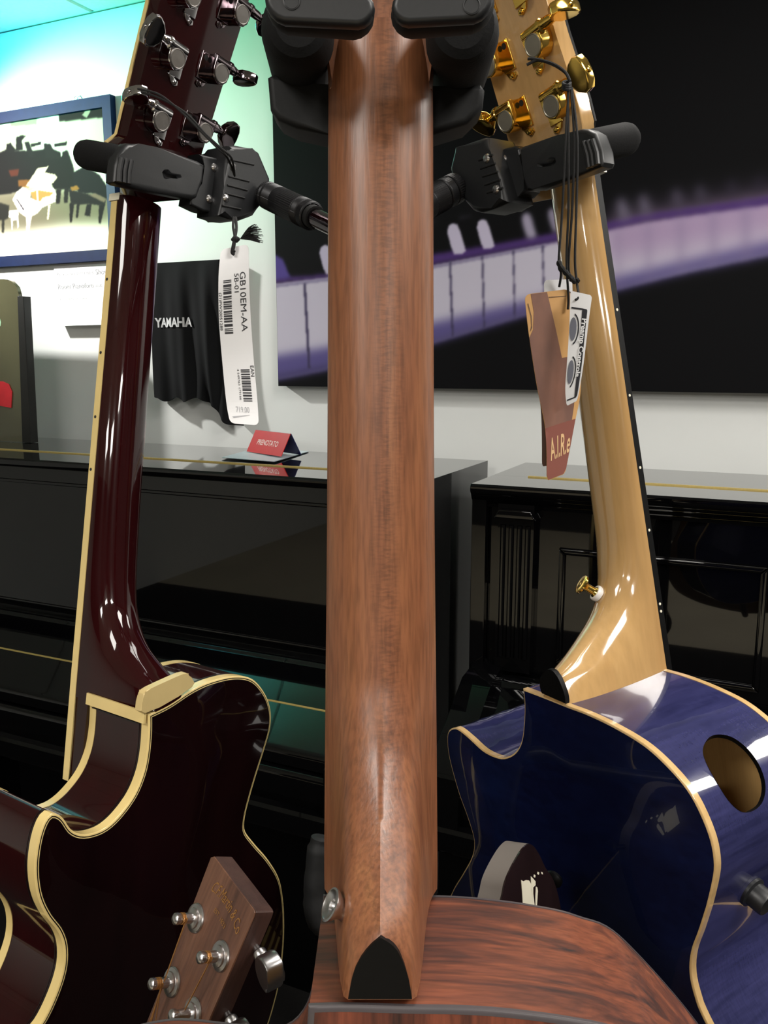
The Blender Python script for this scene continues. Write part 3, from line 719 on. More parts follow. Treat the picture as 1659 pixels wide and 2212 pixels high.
# ------------------------------------------------------------------ pianos (in wall coordinates)
def piano(name, uA, uB, nF, label, pil=False, hinge=(0, 1), plate=None):
    F0 = Frame(W.w(uA, 0, nF), W.N, W.V)           # u from the left end, v from the lid top, n from the lid front
    wd = uB-uA; root = empty(name, F0, label=label, cat='piano')
    nbk = NW-nF+.06
    H = M['piano']
    def pr(nm, prof, a, b, mm=H, bev=.002):
        """profile (n, v) swept along u from a to b"""
        mb = MB(); mb.prism([(x, y) for x, y in prof], a, b, bev, 2, fn=lambda x, y, z: (z, y, x)); 
        mb.f = [f[::-1] for f in mb.f]
        return mb.build(nm, mm, root, auto=40)
    # lid in two halves with a brass hinge between
    nh = -.14
    pr('lid_front', [(nh, -.020), (nh, 0), (-.004, 0), (.0, -.004), (0, -.014), (-.004, -.02)], 0, wd)
    pr('lid_back', [(nbk, -.020), (nbk, 0), (nh-.0005, 0), (nh-.0005, -.020)], 0, wd)
    hg = MB(); hg.box(((hinge[0]+hinge[1])/2*wd, .0012, nh), ((hinge[1]-hinge[0])*wd, .0024, .0062)); hg.build('lid_hinge', M['brass'], root)
    if pil: pr('cornice', [(-.02, -.045), (-.02, -.02), (-.006, -.02), (-.010, -.03), (-.018, -.036)], 0, wd)
    for a in (0, wd-.03): pr('end_panel', [(nbk, -LID), (nbk, -.02), (-.012, -.02), (-.012, -LID)], a, a+.03)
    pr('upper_panel', [(-.06, -.60), (-.06, -.02), (-.03, -.02), (-.03, -.60)], .03, wd-.03)
    pr('lower_panel', [(-.06, -LID+.08), (-.06, -.60), (-.03, -.60), (-.03, -LID+.08)], .03, wd-.03)
    pr('back_board', [(nbk, -LID+.05), (nbk, -.02), (nbk+.02, -.02), (nbk+.02, -LID+.05)], .03, wd-.03)
    # closed fallboard, rounded top edge, brass hinge line, key slip and key bed
    y0, yg, yf = -.385, -.435, -.475
    pr('fallboard', [(-.03, y0-.05), (-.03, y0+.006), (-.016, y0+.0105), (-.006, y0+.012), (.004, y0+.011), (.012, y0+.008), (.019, y0+.003), (.026, y0-.003), (.11, yg+.002), (.11, yg-.03)], .06, wd-.06, bev=.001)
    hg = MB(); hg.box((wd/2, yg+.002, .113), (wd-.14, .003, .0055)); hg.build('fallboard_hinge', M['brass'], root)
    pr('fallboard_flap', [(.116, yg-.03), (.116, yg+.002), (.2, yf+.002), (.206, yf-.0005), (.2105, yf-.005), (.2125, yf-.011), (.2125, yf-.03)], .06, wd-.06, bev=.001)
    pr('key_slip', [(.16, yf-.1), (.16, yf-.034), (.217, yf-.034), (.2225, yf-.036), (.226, yf-.041), (.227, yf-.047), (.227, yf-.075), (.222, yf-.1)], .06, wd-.06, bev=.001)
    pr('key_bed', [(-.03, yf-.15), (-.03, yf-.1), (.24, yf-.1), (.246, yf-.106), (.246, yf-.135), (.236, yf-.15)], .0, wd, bev=.003)
    for a in (.012, wd-.072): pr('key_cheek', [(-.03, yf-.1), (-.03, y0+.03), (.06, y0+.02), (.2, yg-.02), (.235, yg-.05), (.24, yf-.1)], a, a+.06, bev=.0012)
    for a in (.03, wd-.09):
        mb = MB(); mb.prism([(.19, -LID+.06), (.16, -.9), (.15, yf-.15), (.225, yf-.15), (.22, -.9), (.215, -LID+.06)], a, a+.06, .006, 2, fn=lambda x, y, z: (z, y, x)); mb.f = [f[::-1] for f in mb.f]; mb.build('leg', H, root)
        mb = MB(); mb.box((a+.03, -LID+.03, .1), (.07, .06, .28)); mb.build('foot', H, root)
    mb = MB(); mb.box((wd/2, -LID+.04, -.06), (wd-.06, .08, .06)); mb.build('bottom_rail', H, root)
    for x in (-.07, 0, .07):
        mb = MB(); mb.box((wd/2+x, -LID+.06, .03), (.028, .01, .11)); mb.build('pedal', M['brass'], root)
    # raised mouldings
    def mould(u0_, u1_, v0_, v1_, t=.012, rel=.008):
        for pts in ([(u0_, v1_), (u1_, v1_), (u1_-t, v1_-t), (u0_+t, v1_-t)], [(u0_, v0_), (u0_+t, v0_+t), (u1_-t, v0_+t), (u1_, v0_)],
                    [(u0_, v0_), (u0_, v1_), (u0_+t, v1_-t), (u0_+t, v0_+t)], [(u1_, v0_), (u1_-t, v0_+t), (u1_-t, v1_-t), (u1_, v1_)]):
            mb = MB(); mb.prism(pts, -.031, -.03+rel, .0035, 2); mb.build('panel_moulding', H, root)
    if pil:
        for a in (.055, wd-.125):
            mb = MB(); mb.box((a+.035, -.20, -.018), (.07, .33, .022)); mb.build('pilaster', H, root)
            mb = MB(); mb.prism([(a-.006, -.062), (a+.076, -.062), (a+.066, -.045), (a+.004, -.045)], -.03, .004, .003, 2); mb.build('pilaster_capital', H, root)
            for k in range(4):
                mb = MB(); mb.tube([(a+.011+.016*k, -.335, -.0065), (a+.011+.016*k, -.075, -.0065)], .0055, 10); mb.build('flute', H, root)
        mould(.17, .17+.36, -.34, -.115); mould(.17+.42, wd-.17-.42, -.34, -.115); mould(wd-.17-.36, wd-.17, -.34, -.115)
    else:
        mould(.10, wd-.10, -.37, -.055, .008, .003)
    return root, F0
c2 = W.l(CAM+ray(1015, 1045)*((CAM[2]-LID)/-ray(1015, 1045)[2]))
piano('upright_piano', -1.52, 0., 0., 'black gloss upright piano under the picture, with the red sign on its lid', hinge=(.09, .985))
piano('upright_piano', c2[0], c2[0]+1.5, c2[2], 'black gloss upright piano with fluted pilasters behind the blue guitar', pil=True, hinge=(.05, .95))

# paper sheet and tent sign on the left lid
def lid(px, py, h=0.):
    r = ray(px, py); return CAM+r*((LID+h-CAM[2])/r[2])
root = empty('paper_sheet', loc=(0, 0, 0), label='pale sheet of paper on the left piano lid under the red sign', cat='paper')
S = [lid(478, 988, .0042), lid(592, 997, .0042), lid(668, 973, .0042), lid(556, 967, .0042)]
mb = MB()
def sh(a, b):
    p = (S[0]*(1-a)+S[1]*a)*(1-b)+(S[3]*(1-a)+S[2]*a)*b; return (p[0], p[1], p[2]+.002*math.sin(a*5)*b)
mb.grid(sh, 10, 6); mb.grid(lambda a, b: (sh(a, b)[0], sh(a, b)[1], sh(a, b)[2]-.0012), 10, 6, flip=True); o = mb.build('paper_sheet', M['sheet'])
bpy.data.objects.remove(root); tag(o, 'pale sheet of paper on the left piano lid under the red sign', 'paper')
b0, b1 = lid(534, 975, .0075), lid(608, 986, .0075)
e = b1-b0; e /= np.linalg.norm(e); bk = np.array([-e[1], e[0], 0]); L_ = np.linalg.norm(b1-b0)
T = Frame(b0, -bk, (0, 0, 1))
root = empty('tent_sign', T, label='red folded reserved sign with navy back standing on the piano lid', cat='sign')
hh, dp = .052, .028
tl = lambda a, k: (a, k*hh, -k*dp)
mb = MB(); mb.prism([(0, 0), (L_, 0), (L_, 1), (0, 1)], 0, .0018, 0, fn=lambda x, y, z: (x, y*hh, -y*dp+z)); mb.build('front_leaf', M['red'], root)
mb = MB(); mb.prism([(0, 0), (L_, 0), (L_, 1), (0, 1)], -.0018, 0, 0, fn=lambda x, y, z: (x, y*hh, -2*dp+y*dp+z)); mb.build('back_leaf', M['navy'], root)
mb = MB(); V_, F_ = text_geo('PRENOTATO', .0175, sx=.88, bold=.0003); mb.add([(L_/2+a, hh*.48+b, -dp*(.48+b/hh)+.0023) for a, b in V_], F_, False); mb.build('sign_lettering', M['pink_ink'], root)

# smoky board leaning on the wall at the left edge
NBD = -.30
root = empty('display_board', W, label='smoky brown board with black rail standing on the left piano lid', cat='board')
bo = W.uv([(-190, 612), (-170, 603), (8, 603), (24, 607), (36, 620), (42, 642), (66, 963), (-180, 968)], NBD)
vbot = .001
bo = [(x, max(y, vbot)) for x, y in bo]; bo[-2] = (bo[-2][0], vbot); bo[-1] = (bo[-1][0], vbot)
mb = MB(); mb.prism(bo, NBD-.012, NBD, .003, 2); mb.build('board_face', M['acrylic'], root)
rl = W.uv([(37, 639), (50, 640), (67, 960), (48, 960)], NBD+.006); rl = [(x, max(y, vbot)) for x, y in rl]
mb = MB(); mb.prism(rl, NBD-.02, NBD+.006, .002, 2); mb.build('board_rail', M['board_rail'], root)
mb = MB()
for ch, px_, py_, sz in (('O', -8, 698, .052), ('R', -8, 738, .046)):
    x, y, _ = W.hit(px_, py_, NBD); V_, F_ = text_geo(ch, sz); mb.add([(x+a, y+b, NBD+.0006) for a, b in V_], F_, False)
mb.build('board_lettering', M['mint_ink'], root)
rt = W.uv([(-60, 822), (5, 824), (18, 830), (25, 846), (23, 881), (-60, 866)], NBD+.004)
mb = MB(); mb.prism(rt, NBD+.001, NBD+.003, .0004, 1); o = mb.build('price_card', M['red_tag'], None, Wm); tag(o, 'red price card fixed to the smoky board', 'price tag')

# ------------------------------------------------------------------ centre guitar (seen from the back, nearest)
C = Frame(at(821, 2155, .335), (0, -.995, .1), (0, .1, .995))
centre = empty('acoustic_guitar', C, label='natural brown acoustic guitar with dark heel cap hanging nearest the camera', cat='guitar')
dC = .085
bk = lambda *p: C.uv(p, 0)
right = bk((668, 2176), (745, 2174), (890, 2178), (1000, 2180), (1100, 2187), (1230, 2204), (1350, 2232), (1480, 2300))
r2 = [(.166, -.085), (.172, -.13), (.160, -.20), (.15, -.245), (.163, -.31), (.195, -.38), (.2, -.44), (.165, -.5), (.09, -.525), (0, -.53), (-.09, -.525), (-.165, -.5), (-.2, -.44), (-.195, -.38), (-.163, -.31), (-.143, -.25), (-.15, -.2), (-.165, -.15), (-.16, -.105), (-.135, -.078), (-.105, -.068), (-.075, -.07), (-.05, -.072), (-.0365, -.06), (-.031, -.035), (-.0285, -.015), right[0]]
runR = list(right)+r2[:9]; runB = [r2[8]]+r2[9:]
body(centre, [runR[:], runB], dC, dict(back=M['rosewood_back'], top=M['spruce'], side=M['rosewood'], binding=M['dark_binding']), .002, .0022, .004, purf=False)
n_f = lambda v: -dC+.0005
aw = pw([-.001, .005, .05, .2, .355, .38, .42], [.0275, .0276, .0272, .0252, .0240, .0238, .0238])
apexv = C.hit(822, 2025, 0)[1]
Hc = pw([-.001, .0, .012, apexv, .036, .05, .065, .085, .11, .15, .2, .35, .42], [.104, .1025, .095, .0845, .071, .056, .043, .031, .0235, .0205, .0195, .018, .017])
ac = pw([0, .03, .06, .09, .15, .42], [1.7, 1.45, 1.5, 1.8, 2.0, 2.0])
bc = pw([0, .03, .06, .09, .15, .42], [.62, .75, .72, .6, .55, .55])
vsn = list(np.linspace(-.001, .13, 60))+list(np.linspace(.134, .40, 36))
neck(centre, M['mahogany'], vsn, 0., aw, n_f, Hc, ac, bc, heel=(pw([-.01, .03, .06, .09, .13], [1, 1, .75, .3, 0]), pw([0, .15, .3, .45, .55, .65, .75, .87, 1], [1, .955, .905, .85, .76, .56, .3, .1, 0])))
cp = bk((822, 2023), (800, 2042), (777, 2072), (762, 2106), (752, 2157), (821, 2158), (890, 2157), (882, 2112), (868, 2070), (850, 2042))
capo = catmull(cp[:5], n=6)+catmull(cp[6:]+[cp[0]], n=6)[:-1]
mb = MB(); mb.prism([tuple(p) for p in capo], -.002, .0007, .0003, 1); mb.build('heel_cap', M['ebony'], centre)['label'] = 'black pointed heel cap'
mb = MB(); mb.prism([(-.0275, -.01), (.0275, -.01), (.0235, .36), (-.0235, .36)], -dC-.0062, -dC+.0004, .0008, 1); mb.build('fretboard', M['ebony'], centre)
mb = MB(); 
for k in range(14):
    v = .36*(1-(1-2**(-(k+1)/12))*1.82); 
    if v > -.01: mb.box((0, v, -dC-.0066), (.0445, .0022, .001))
mb.build('frets', M['satin_steel'], centre)
HC = headframe(C, 0, .418, -dC+.0165, 13)
mb = MB(); ol = [(-.0235, -.045), (-.024, -.012), (-.03, .01), (-.036, .035), (-.036, .17), (-.02, .185), (0, .19), (.02, .185), (.036, .17), (.036, .035), (.03, .01), (.024, -.012), (.0235, -.045)]
mb.prism(ol, -.0155, 0, .002, 2, fn=lambda x, y, z: tuple(C.l(HC.w(x, y, z)))); mb.build('headstock', M['mahogany'], centre)
for sg in (1, -1):
    for k in range(3): tuner(centre, tmat(C, HC, sg*.02, .075+.038*k, sg), sg, M['satin_steel'], M['gear_cap'])
# strap button on the heel's left flank
bb = C.hit(753, 1969, -.024); mb = MB(); A_ = np.array([-.84, .48, .26]); A_ /= np.linalg.norm(A_)
mb.lathe(bb-A_*.002, A_, [(.0066, 0), (.0068, .0016), (.0050, .0028), (.0042, .0050), (.0044, .0068), (.0058, .0088), (.0068, .0102), (.0069, .0112), (.0060, .0114), (.0050, .0106), (.0028, .0100), (.0024, .0088), (.0001, .0088)], 32)
mb.build('strap_button', M['satin_steel'], centre)

# ------------------------------------------------------------------ left archtop
A = Frame(at(318, 1548, .68), (.831, -.557, 0), (.107, .159, .98))
arch = empty('archtop_guitar', A, label='dark red archtop guitar with cream binding hanging on the left', cat='guitar')
dA = .0735
ab = lambda *p: A.uv(p, 0)
runA = ab((322, 1545), (366, 1523), (417, 1490), (460, 1471), (508, 1461), (545, 1468), (571, 1497), (584, 1532), (584, 1571), (571, 1619), (553, 1676), (538, 1728), (529, 1767), (529, 1795), (549, 1823), (579, 1858), (602, 1897), (611, 1940), (614, 1990), (612, 2050))
lowA = ab((600, 2140), (560, 2260), (480, 2370), (380, 2450), (240, 2490), (110, 2480), (40, 2420), (20, 2330), (50, 2260))
leftA = ab((90, 2212), (119, 2153), (137, 2096), (139, 2049), (128, 2014), (102, 1979), (83, 1936), (76, 1880), (82, 1823), (95, 1780), (110, 1760), (124, 1760), (137, 1770), (153, 1793), (174, 1803), (200, 1801), (230, 1788), (260, 1760), (290, 1718), (309, 1672), (318, 1628), (322, 1580), (322, 1545))
body(arch, [runA+lowA+leftA], dA, dict(back=M['oxblood_back'], top=M['oxblood'], side=M['oxblood'], binding=M['cream']), .0086, .0012, .011, .06)
ucA = .0232
nffA = lambda v: -.0954-.034*v
nfA = lambda v: nffA(v)+.0068
awA = pw([-.02, .0, .08, .25, .40, .44], [.0238, .0238, .0232, .0222, .0214, .0214])
HA = pw([0., .008, .018, .03, .044, .06, .08, .11, .18, .3, .40, .44], [.095, .092, .089, .070, .050, .037, .0285, .0245, .0215, .020, .019, .018])
a2 = pw([0, .02, .05, .1, .44], [5, 4., 2.4, 2.0, 2.0]); b2 = pw([0, .02, .05, .1, .44], [.5, .5, .5, .5, .5])
neck(arch, M['oxblood'], list(np.linspace(-.003, .12, 60))+list(np.linspace(.125, .425, 34)), ucA, awA, nfA, HA, a2, b2)
def fb_prism(root, uc, aw_, nf_, th, v0, v1, name, m_, ext=0.):
    mb = MB(); k = 12; V_ = []
    for i in range(k+1):
        v = v0+(v1-v0)*i/k; h = aw_(v)+ext; n0 = nf_(v)
        V_ += [(uc-h, v, n0), (uc+h, v, n0), (uc+h, v, n0-th), (uc-h, v, n0-th)]
    F_ = [(4*i+j, 4*i+(j+1) % 4, 4*i+4+(j+1) % 4, 4*i+4+j) for i in range(k) for j in range(4)]
    F_ = [f[::-1] for f in F_]
    mb.add(V_, F_, False); mb.add(V_[:4], [(0, 1, 2, 3)], False); mb.add(V_[-4:], [(3, 2, 1, 0)], False)
    return mb.build(name, m_, root, auto=0)
fb_prism(arch, ucA, awA, nfA, .0068, -.075, .42, 'fretboard', M['ebony'])
fb_prism(arch, ucA, lambda v: awA(v)-.001, lambda v: -dA+.0005, .0155, -.07, .012, 'fretboard_riser', M['oxblood'])
for sg in (-1, 1):
    mb = MB(); V_ = []
    k = 16
    for i in range(k+1):
        v = -.075+.495*i/k; h = awA(v); n0 = nfA(v)
        for x, z in ((h+.0006, 0.), (h-.002, 0.), (h-.002, -.0074), (h+.0006, -.0074)): V_.append((ucA+sg*x, v, n0+z))
    F_ = [(4*i+j, 4*i+(j+1) % 4, 4*i+4+(j+1) % 4, 4*i+4+j) for i in range(k) for j in range(4)]
    mb.add(V_, [f if sg > 0 else f[::-1] for f in F_], False); mb.add(V_[:4], [(0, 1, 2, 3)], False); mb.add(V_[-4:], [(3, 2, 1, 0)], False)
    mb.build('fretboard_binding', M['cream'], arch, auto=0)
for v in (.353, .29, .235, .19):
    mb = MB(); mb.lathe((ucA-awA(v)-.0004, v, nfA(v)-.0045), (-1, 0, 0), [(.0013, 0), (.0013, .0005), (.0001, .0006)], 10); mb.build('side_dot', M['ink'], arch)
mb = MB(); mb.box((ucA, .424, nfA(.424)-.0045), (.0435, .006, .013)); mb.build('nut', M['pearl_and_glare'], arch)
cpA = ab((309, 1541), (306, 1505), (311, 1494), (322, 1486), (391, 1455), (402, 1455), (408, 1463), (411, 1484), (366, 1517))
cpA = [tuple(p) for p in catmull(cpA[:-1], True, 3)]
mb = MB(); mb.prism(cpA, -.005, .0022, .0008, 2); mb.build('heel_cap', M['tan_cap'], arch)['label'] = 'tan plastic heel cap'
# cutaway end strip of binding at the heel
mb = MB(); mb.box((-.0012, -.001, -dA/2), (.0022, .0095, dA-.002)); mb.build('cutaway_binding', M['cream'], arch)
mb = MB(); mb.box((-.0012, -.0070, -dA/2), (.0018, .0007, dA-.018)); mb.build('cutaway_purfling', M['purfling'], arch)
# headstock
HA_ = headframe(A, ucA, .44, nfA(.44)+.012, 14)
ho = HA_.uv([(254, 311), (277, 295), (312, 140), (346, 0), (362, -80), (450, -120), (560, -100), (536, 8), (498, 130), (434, 330), (420, 430), (300, 440)], 0)
mb = MB(); mb.prism(ho, -.0135, 0, .0012, 2, fn=lambda x, y, z: tuple(A.l(HA_.w(x, y, z)))); mb.build('headstock', M['oxblood'], arch)
mb = MB(); hq = [tuple(p) for p in offset_in(ho if sum(ho[i][0]*ho[(i+1) % len(ho)][1]-ho[(i+1) % len(ho)][0]*ho[i][1] for i in range(len(ho))) > 0 else ho[::-1], -.0008)]
mb.prism(hq, -.0175, -.0137, .0004, 1, fn=lambda x, y, z: tuple(A.l(HA_.w(x, y, z)))); mb.build('headstock_binding', M['cream'], arch)
for px_, py_, sg, rot, kr, sh_ in ((385, 127, -1, .0, .35, .022), (351, 262, -1, .0, 1.25, .022), (480, 159, 1, -.0, 1.45, .024), (445, 286, 1, .0, .25, .024), (525, 32, 1, .0, 1.0, .028), (419, -8, -1, .0, .6, .022)):
    p = HA_.hit(px_, py_, .0130); p[1] += .001; tuner(arch, tmat(A, HA_, p[0], p[1], sg, rot), sg, M['chrome'] if sg < 0 else M['smoke_chrome'], M['gear_cap'], kr, sh_)

# ------------------------------------------------------------------ right blue guitar
B = Frame(at(1218, 1522, .62), (-.837, -.545, -.05), (-.138, .12, .98))
blue = empty('acoustic_guitar', B, label='blue figured acoustic guitar with pale maple neck hanging on the right', cat='guitar')
dB = .110
bb_ = lambda *p: B.uv(p, 0)
BL = bb_((1130, 1489), (1133, 1520), (1132, 1560), (1127, 1600), (1115, 1624), (1096, 1636), (1075, 1636), (1045, 1622), (1015, 1595), (993, 1577), (981, 1573), (969, 1580), (966, 1600), (971, 1640), (990, 1710), (1008, 1760), (1022, 1805), (1024, 1830), (1018, 1855), (1000, 1888), (978, 1925), (968, 1960))
lowB = [(-.196, -.26), (-.192, -.31), (-.165, -.365), (-.115, -.395), (-.04, -.405), (.05, -.395), (.115, -.36), (.135, -.31), (.13, -.25)]
BRt = bb_((1527, 2212), (1502, 2150), (1492, 2100), (1496, 2055), (1512, 2010), (1528, 1960), (1540, 1910), (1545, 1870), (1538, 1820), (1518, 1765), (1490, 1712), (1450, 1663), (1395, 1612), (1330, 1572), (1270, 1543), (1225, 1526), (1180, 1508), (1130, 1489))
hp = [B.hit(x, y, 0.) for x, y in ((0, 0),)]
# oval sound port on the upper bout side: find where the rays meet the side wall
Pside = []
for sg in [BL+lowB+BRt[:6], BRt[5:]]: Pside += list(resample(catmull(sg, n=10), .004)[:-1])
Pside = np.array(Pside)
def side_hit(px, py):
    d = B.M.T@ray(px, py); o = B.l(CAM); best = None
    for a, b in zip(Pside, np.roll(Pside, -1, 0)):
        e = b-a; den = d[0]*e[1]-d[1]*e[0]
        if abs(den) < 1e-12: continue
        t = ((a[0]-o[0])*e[1]-(a[1]-o[1])*e[0])/den; s_ = ((a[0]-o[0])*d[1]-(a[1]-o[1])*d[0])/den
        if 0 <= s_ < 1 and t > 0:
            n = o[2]+t*d[2]
            if -dB+.004 < n < -.004 and (best is None or t < best[0]): best = (t, o[0]+t*d[0], o[1]+t*d[1], n)
    return best[1:] if best else None
port = [(1518, 1620), (1530, 1595), (1553, 1587), (1585, 1595), (1618, 1622), (1643, 1660), (1653, 1700), (1645, 1735), (1622, 1753), (1598, 1752), (1572, 1728), (1545, 1685), (1525, 1648)]
hole = [side_hit(*map(float, p)) for p in catmull(port, True, 4)]
hole = [h for h in hole if h]
body(blue, [BL+lowB+BRt[:6], BRt[5:]], dB, dict(back=M['blue_back_shaded'], top=M['blue'], side=M['blue'], binding=M['maple_binding'], inside=M['maple_inside']), .0052, .0009, .008, .11, hole=hole, purf=False)
ucB = -.0235
nfB = lambda v: -dB+.0005+.022*v
awB = pw([-.01, .0, .1, .25, .38, .42], [.0258, .0256, .0246, .0232, .0218, .0216])
HB = pw([-.001, .005, .0146, .026, .036, .048, .062, .08, .11, .2, .3, .36, .39, .42], [.122, .118, .1098, .085, .066, .047, .033, .0245, .0185, .0165, .0158, .0155, .015, .014])
aB = pw([0, .02, .05, .1, .44], [2., 1.9, 1.9, 2.0, 2.0]); bB = pw([0, .02, .05, .1, .44], [.55, .6, .6, .55, .55])
neck(blue, M['maple'], list(np.linspace(-.001, .12, 60))+list(np.linspace(.125, .40, 34)), ucB, awB, nfB, HB, aB, bB, skew=.0125)
fb_prism(blue, ucB, awB, nfB, .0062, -.08, .388, 'fretboard', M['ebony'])
for px_, py_ in ((1337, 669), (1361, 854), (1383, 1010), (1403, 1145), (1427, 1304), (1429, 1320)):
    p = B.hit(px_, py_, ucB+awB(.2), 0)
    for _ in range(3): p = B.hit(px_, py_, ucB+awB(p[1]), 0)
    mb = MB(); mb.lathe((p[0]-.0002, p[1], nfB(p[1])-.003), (1, 0, 0), [(.0011, 0), (.0011, .0005), (.0001, .0006)], 10); mb.build('side_dot', M['pearl_and_glare'], blue)
mb = MB(); mb.box((ucB, .3915, nfB(.39)-.006), (.0455, .006, .014)); mb.build('nut', M['pearl_and_glare'], blue)
cpB = bb_((1172, 1497), (1168, 1480), (1170, 1462), (1180, 1449), (1190, 1445), (1203, 1456), (1214, 1478), (1222, 1502), (1224, 1520))
mb = MB(); mb.prism([tuple(p) for p in catmull(cpB, n=4)], -.003, .0010, .0004, 1); mb.build('heel_cap', M['ebony'], blue)['label'] = 'black heel cap'
HBf = headframe(B, ucB, .405, nfB(.4)+.0115, 15)
hb_ = HBf.uv([(1140, 440), (1099, 307), (1078, 232), (1055, 152), (1030, 60), (1000, -60), (1080, -110), (1150, -90), (1180, 0), (1200, 72), (1225, 148), (1247, 222), (1259, 268), (1256, 283), (1250, 420)], 0)
mb = MB(); mb.prism(hb_, -.0135, 0, .001, 2, fn=lambda x, y, z: tuple(B.l(HBf.w(x, y, z)))); mb.build('headstock', M['maple'], blue)
mb = MB(); mb.prism(hb_, -.0162, -.0137, .0003, 1, fn=lambda x, y, z: tuple(B.l(HBf.w(x, y, z)))); mb.build('headstock_veneer', M['ebony'], blue)
for px_, py_, sg, rot, kr, sh_ in ((1150, 98, 1, 0, 1.45, .027), (1189, 230, 1, 0, .15, .026), (1052, 141, -1, 0, .9, .024), (1090, 262, -1, 0, .9, .022), (1110, -35, 1, 0, 1.2, .026), (1012, 20, -1, 0, .8, .024)):
    p = HBf.hit(px_, py_, .0130); p[1] += .001; tuner(blue, tmat(B, HBf, p[0], p[1], sg, rot), sg, M['gold'], M['gold_cap'], kr, sh_)
# strap button with white felt washer on the heel's back
sb = B.hit(1296, 1368, -.028, 0); st = B.hit(1258, 1372, -.0285, 0)
sb = np.array([ucB, sb[1], sb[2]]); 
pA = B.l(at(1284, 1366, .66)); 
sbp = np.array(sb)
mb = MB(); A_ = np.array([-.35, .62, .7]); A_ /= np.linalg.norm(A_)
sb_base = np.array([ucB-.006, .064, nfB(.064)+HB(.064)*.96])
mb.lathe(sb_base-A_*.001, A_, [(.0062, 0), (.0066, .003), (.006, .0045)], 20); mb.build('felt_washer', M['white_plastic'], blue)
mb = MB(); mb.lathe(sb_base+A_*.003, A_, [(.005, 0), (.0034, .002), (.0032, .008), (.005, .0105), (.0078, .012), (.0078, .0135), (.005, .0142), (.0001, .0138)], 24); mb.build('strap_button', M['gold'], blue)
# preamp knob on the side
kn = side_hit(1622, 1925) or side_hit(1600, 1915)
if kn:
    k_ = int(np.argmin(((Pside-np.array(kn[:2]))**2).sum(1))); tg = Pside[(k_+1) % len(Pside)]-Pside[k_]; tg /= np.linalg.norm(tg)
    nr = np.array([tg[1], -tg[0], 0])
    if nr[:2]@np.array([1, .2]) < 0: nr = -nr
    mb = MB(); prof = [(.0105, 0), (.0105, .002), (.0085, .003), (.0085, .012), (.0078, .013), (.0001, .0132)]
    mb.lathe(np.array(kn), nr, prof, 32)
    mb.build('control_knob', M['plastic'], blue)

# ------------------------------------------------------------------ guitar stand
stand = empty('guitar_stand', loc=(0, .68, 0), label='black three-arm guitar stand with padded yokes holding the hanging guitars', cat='guitar stand')
SO = np.array([0, .68, 0])
def spart(mb, name, m_, F_=None, parent=None, auto=35):
    """part of the stand from geometry in frame F_ (or world)"""
    if F_ is not None: mb.v = [tuple(F_.w(*p)-SO) for p in mb.v]
    else: mb.v = [tuple(np.array(p)-SO) for p in mb.v]
    return mb.build(name, m_, parent if parent is not None else stand, auto=auto)
mb = MB(); mb.tube([(0, .68, .32), (0, .68, 1.2)], .017, 20); spart(mb, 'post', M['steel_tube'])
mb = MB(); mb.tube([(0, .68, 1.1), (0, .68, 1.62)], .0125, 20); spart(mb, 'post', M['steel_tube'])
mb = MB(); mb.tube([(0, .68, 1.17), (0, .68, 1.22)], .022, 20); spart(mb, 'post_collar', M['plastic'])
mb = MB(); mb.tube([(0, .68, .28), (0, .68, .4)], .03, 20); spart(mb, 'leg_hub', M['plastic'])
for k in range(3):
    an = math.pi/2+2.0944*k
    mb = MB(); mb.tube([(.03*math.cos(an), .68+.03*math.sin(an), .36), (.4*math.cos(an), .68+.4*math.sin(an), .02)], .011, 12); spart(mb, 'leg', M['steel_tube'])
    mb = MB(); mb.tube([(.385*math.cos(an), .68+.385*math.sin(an), .03), (.42*math.cos(an), .68+.42*math.sin(an), .0)], [.014, .016], 12); spart(mb, 'foot', M['rubber'])
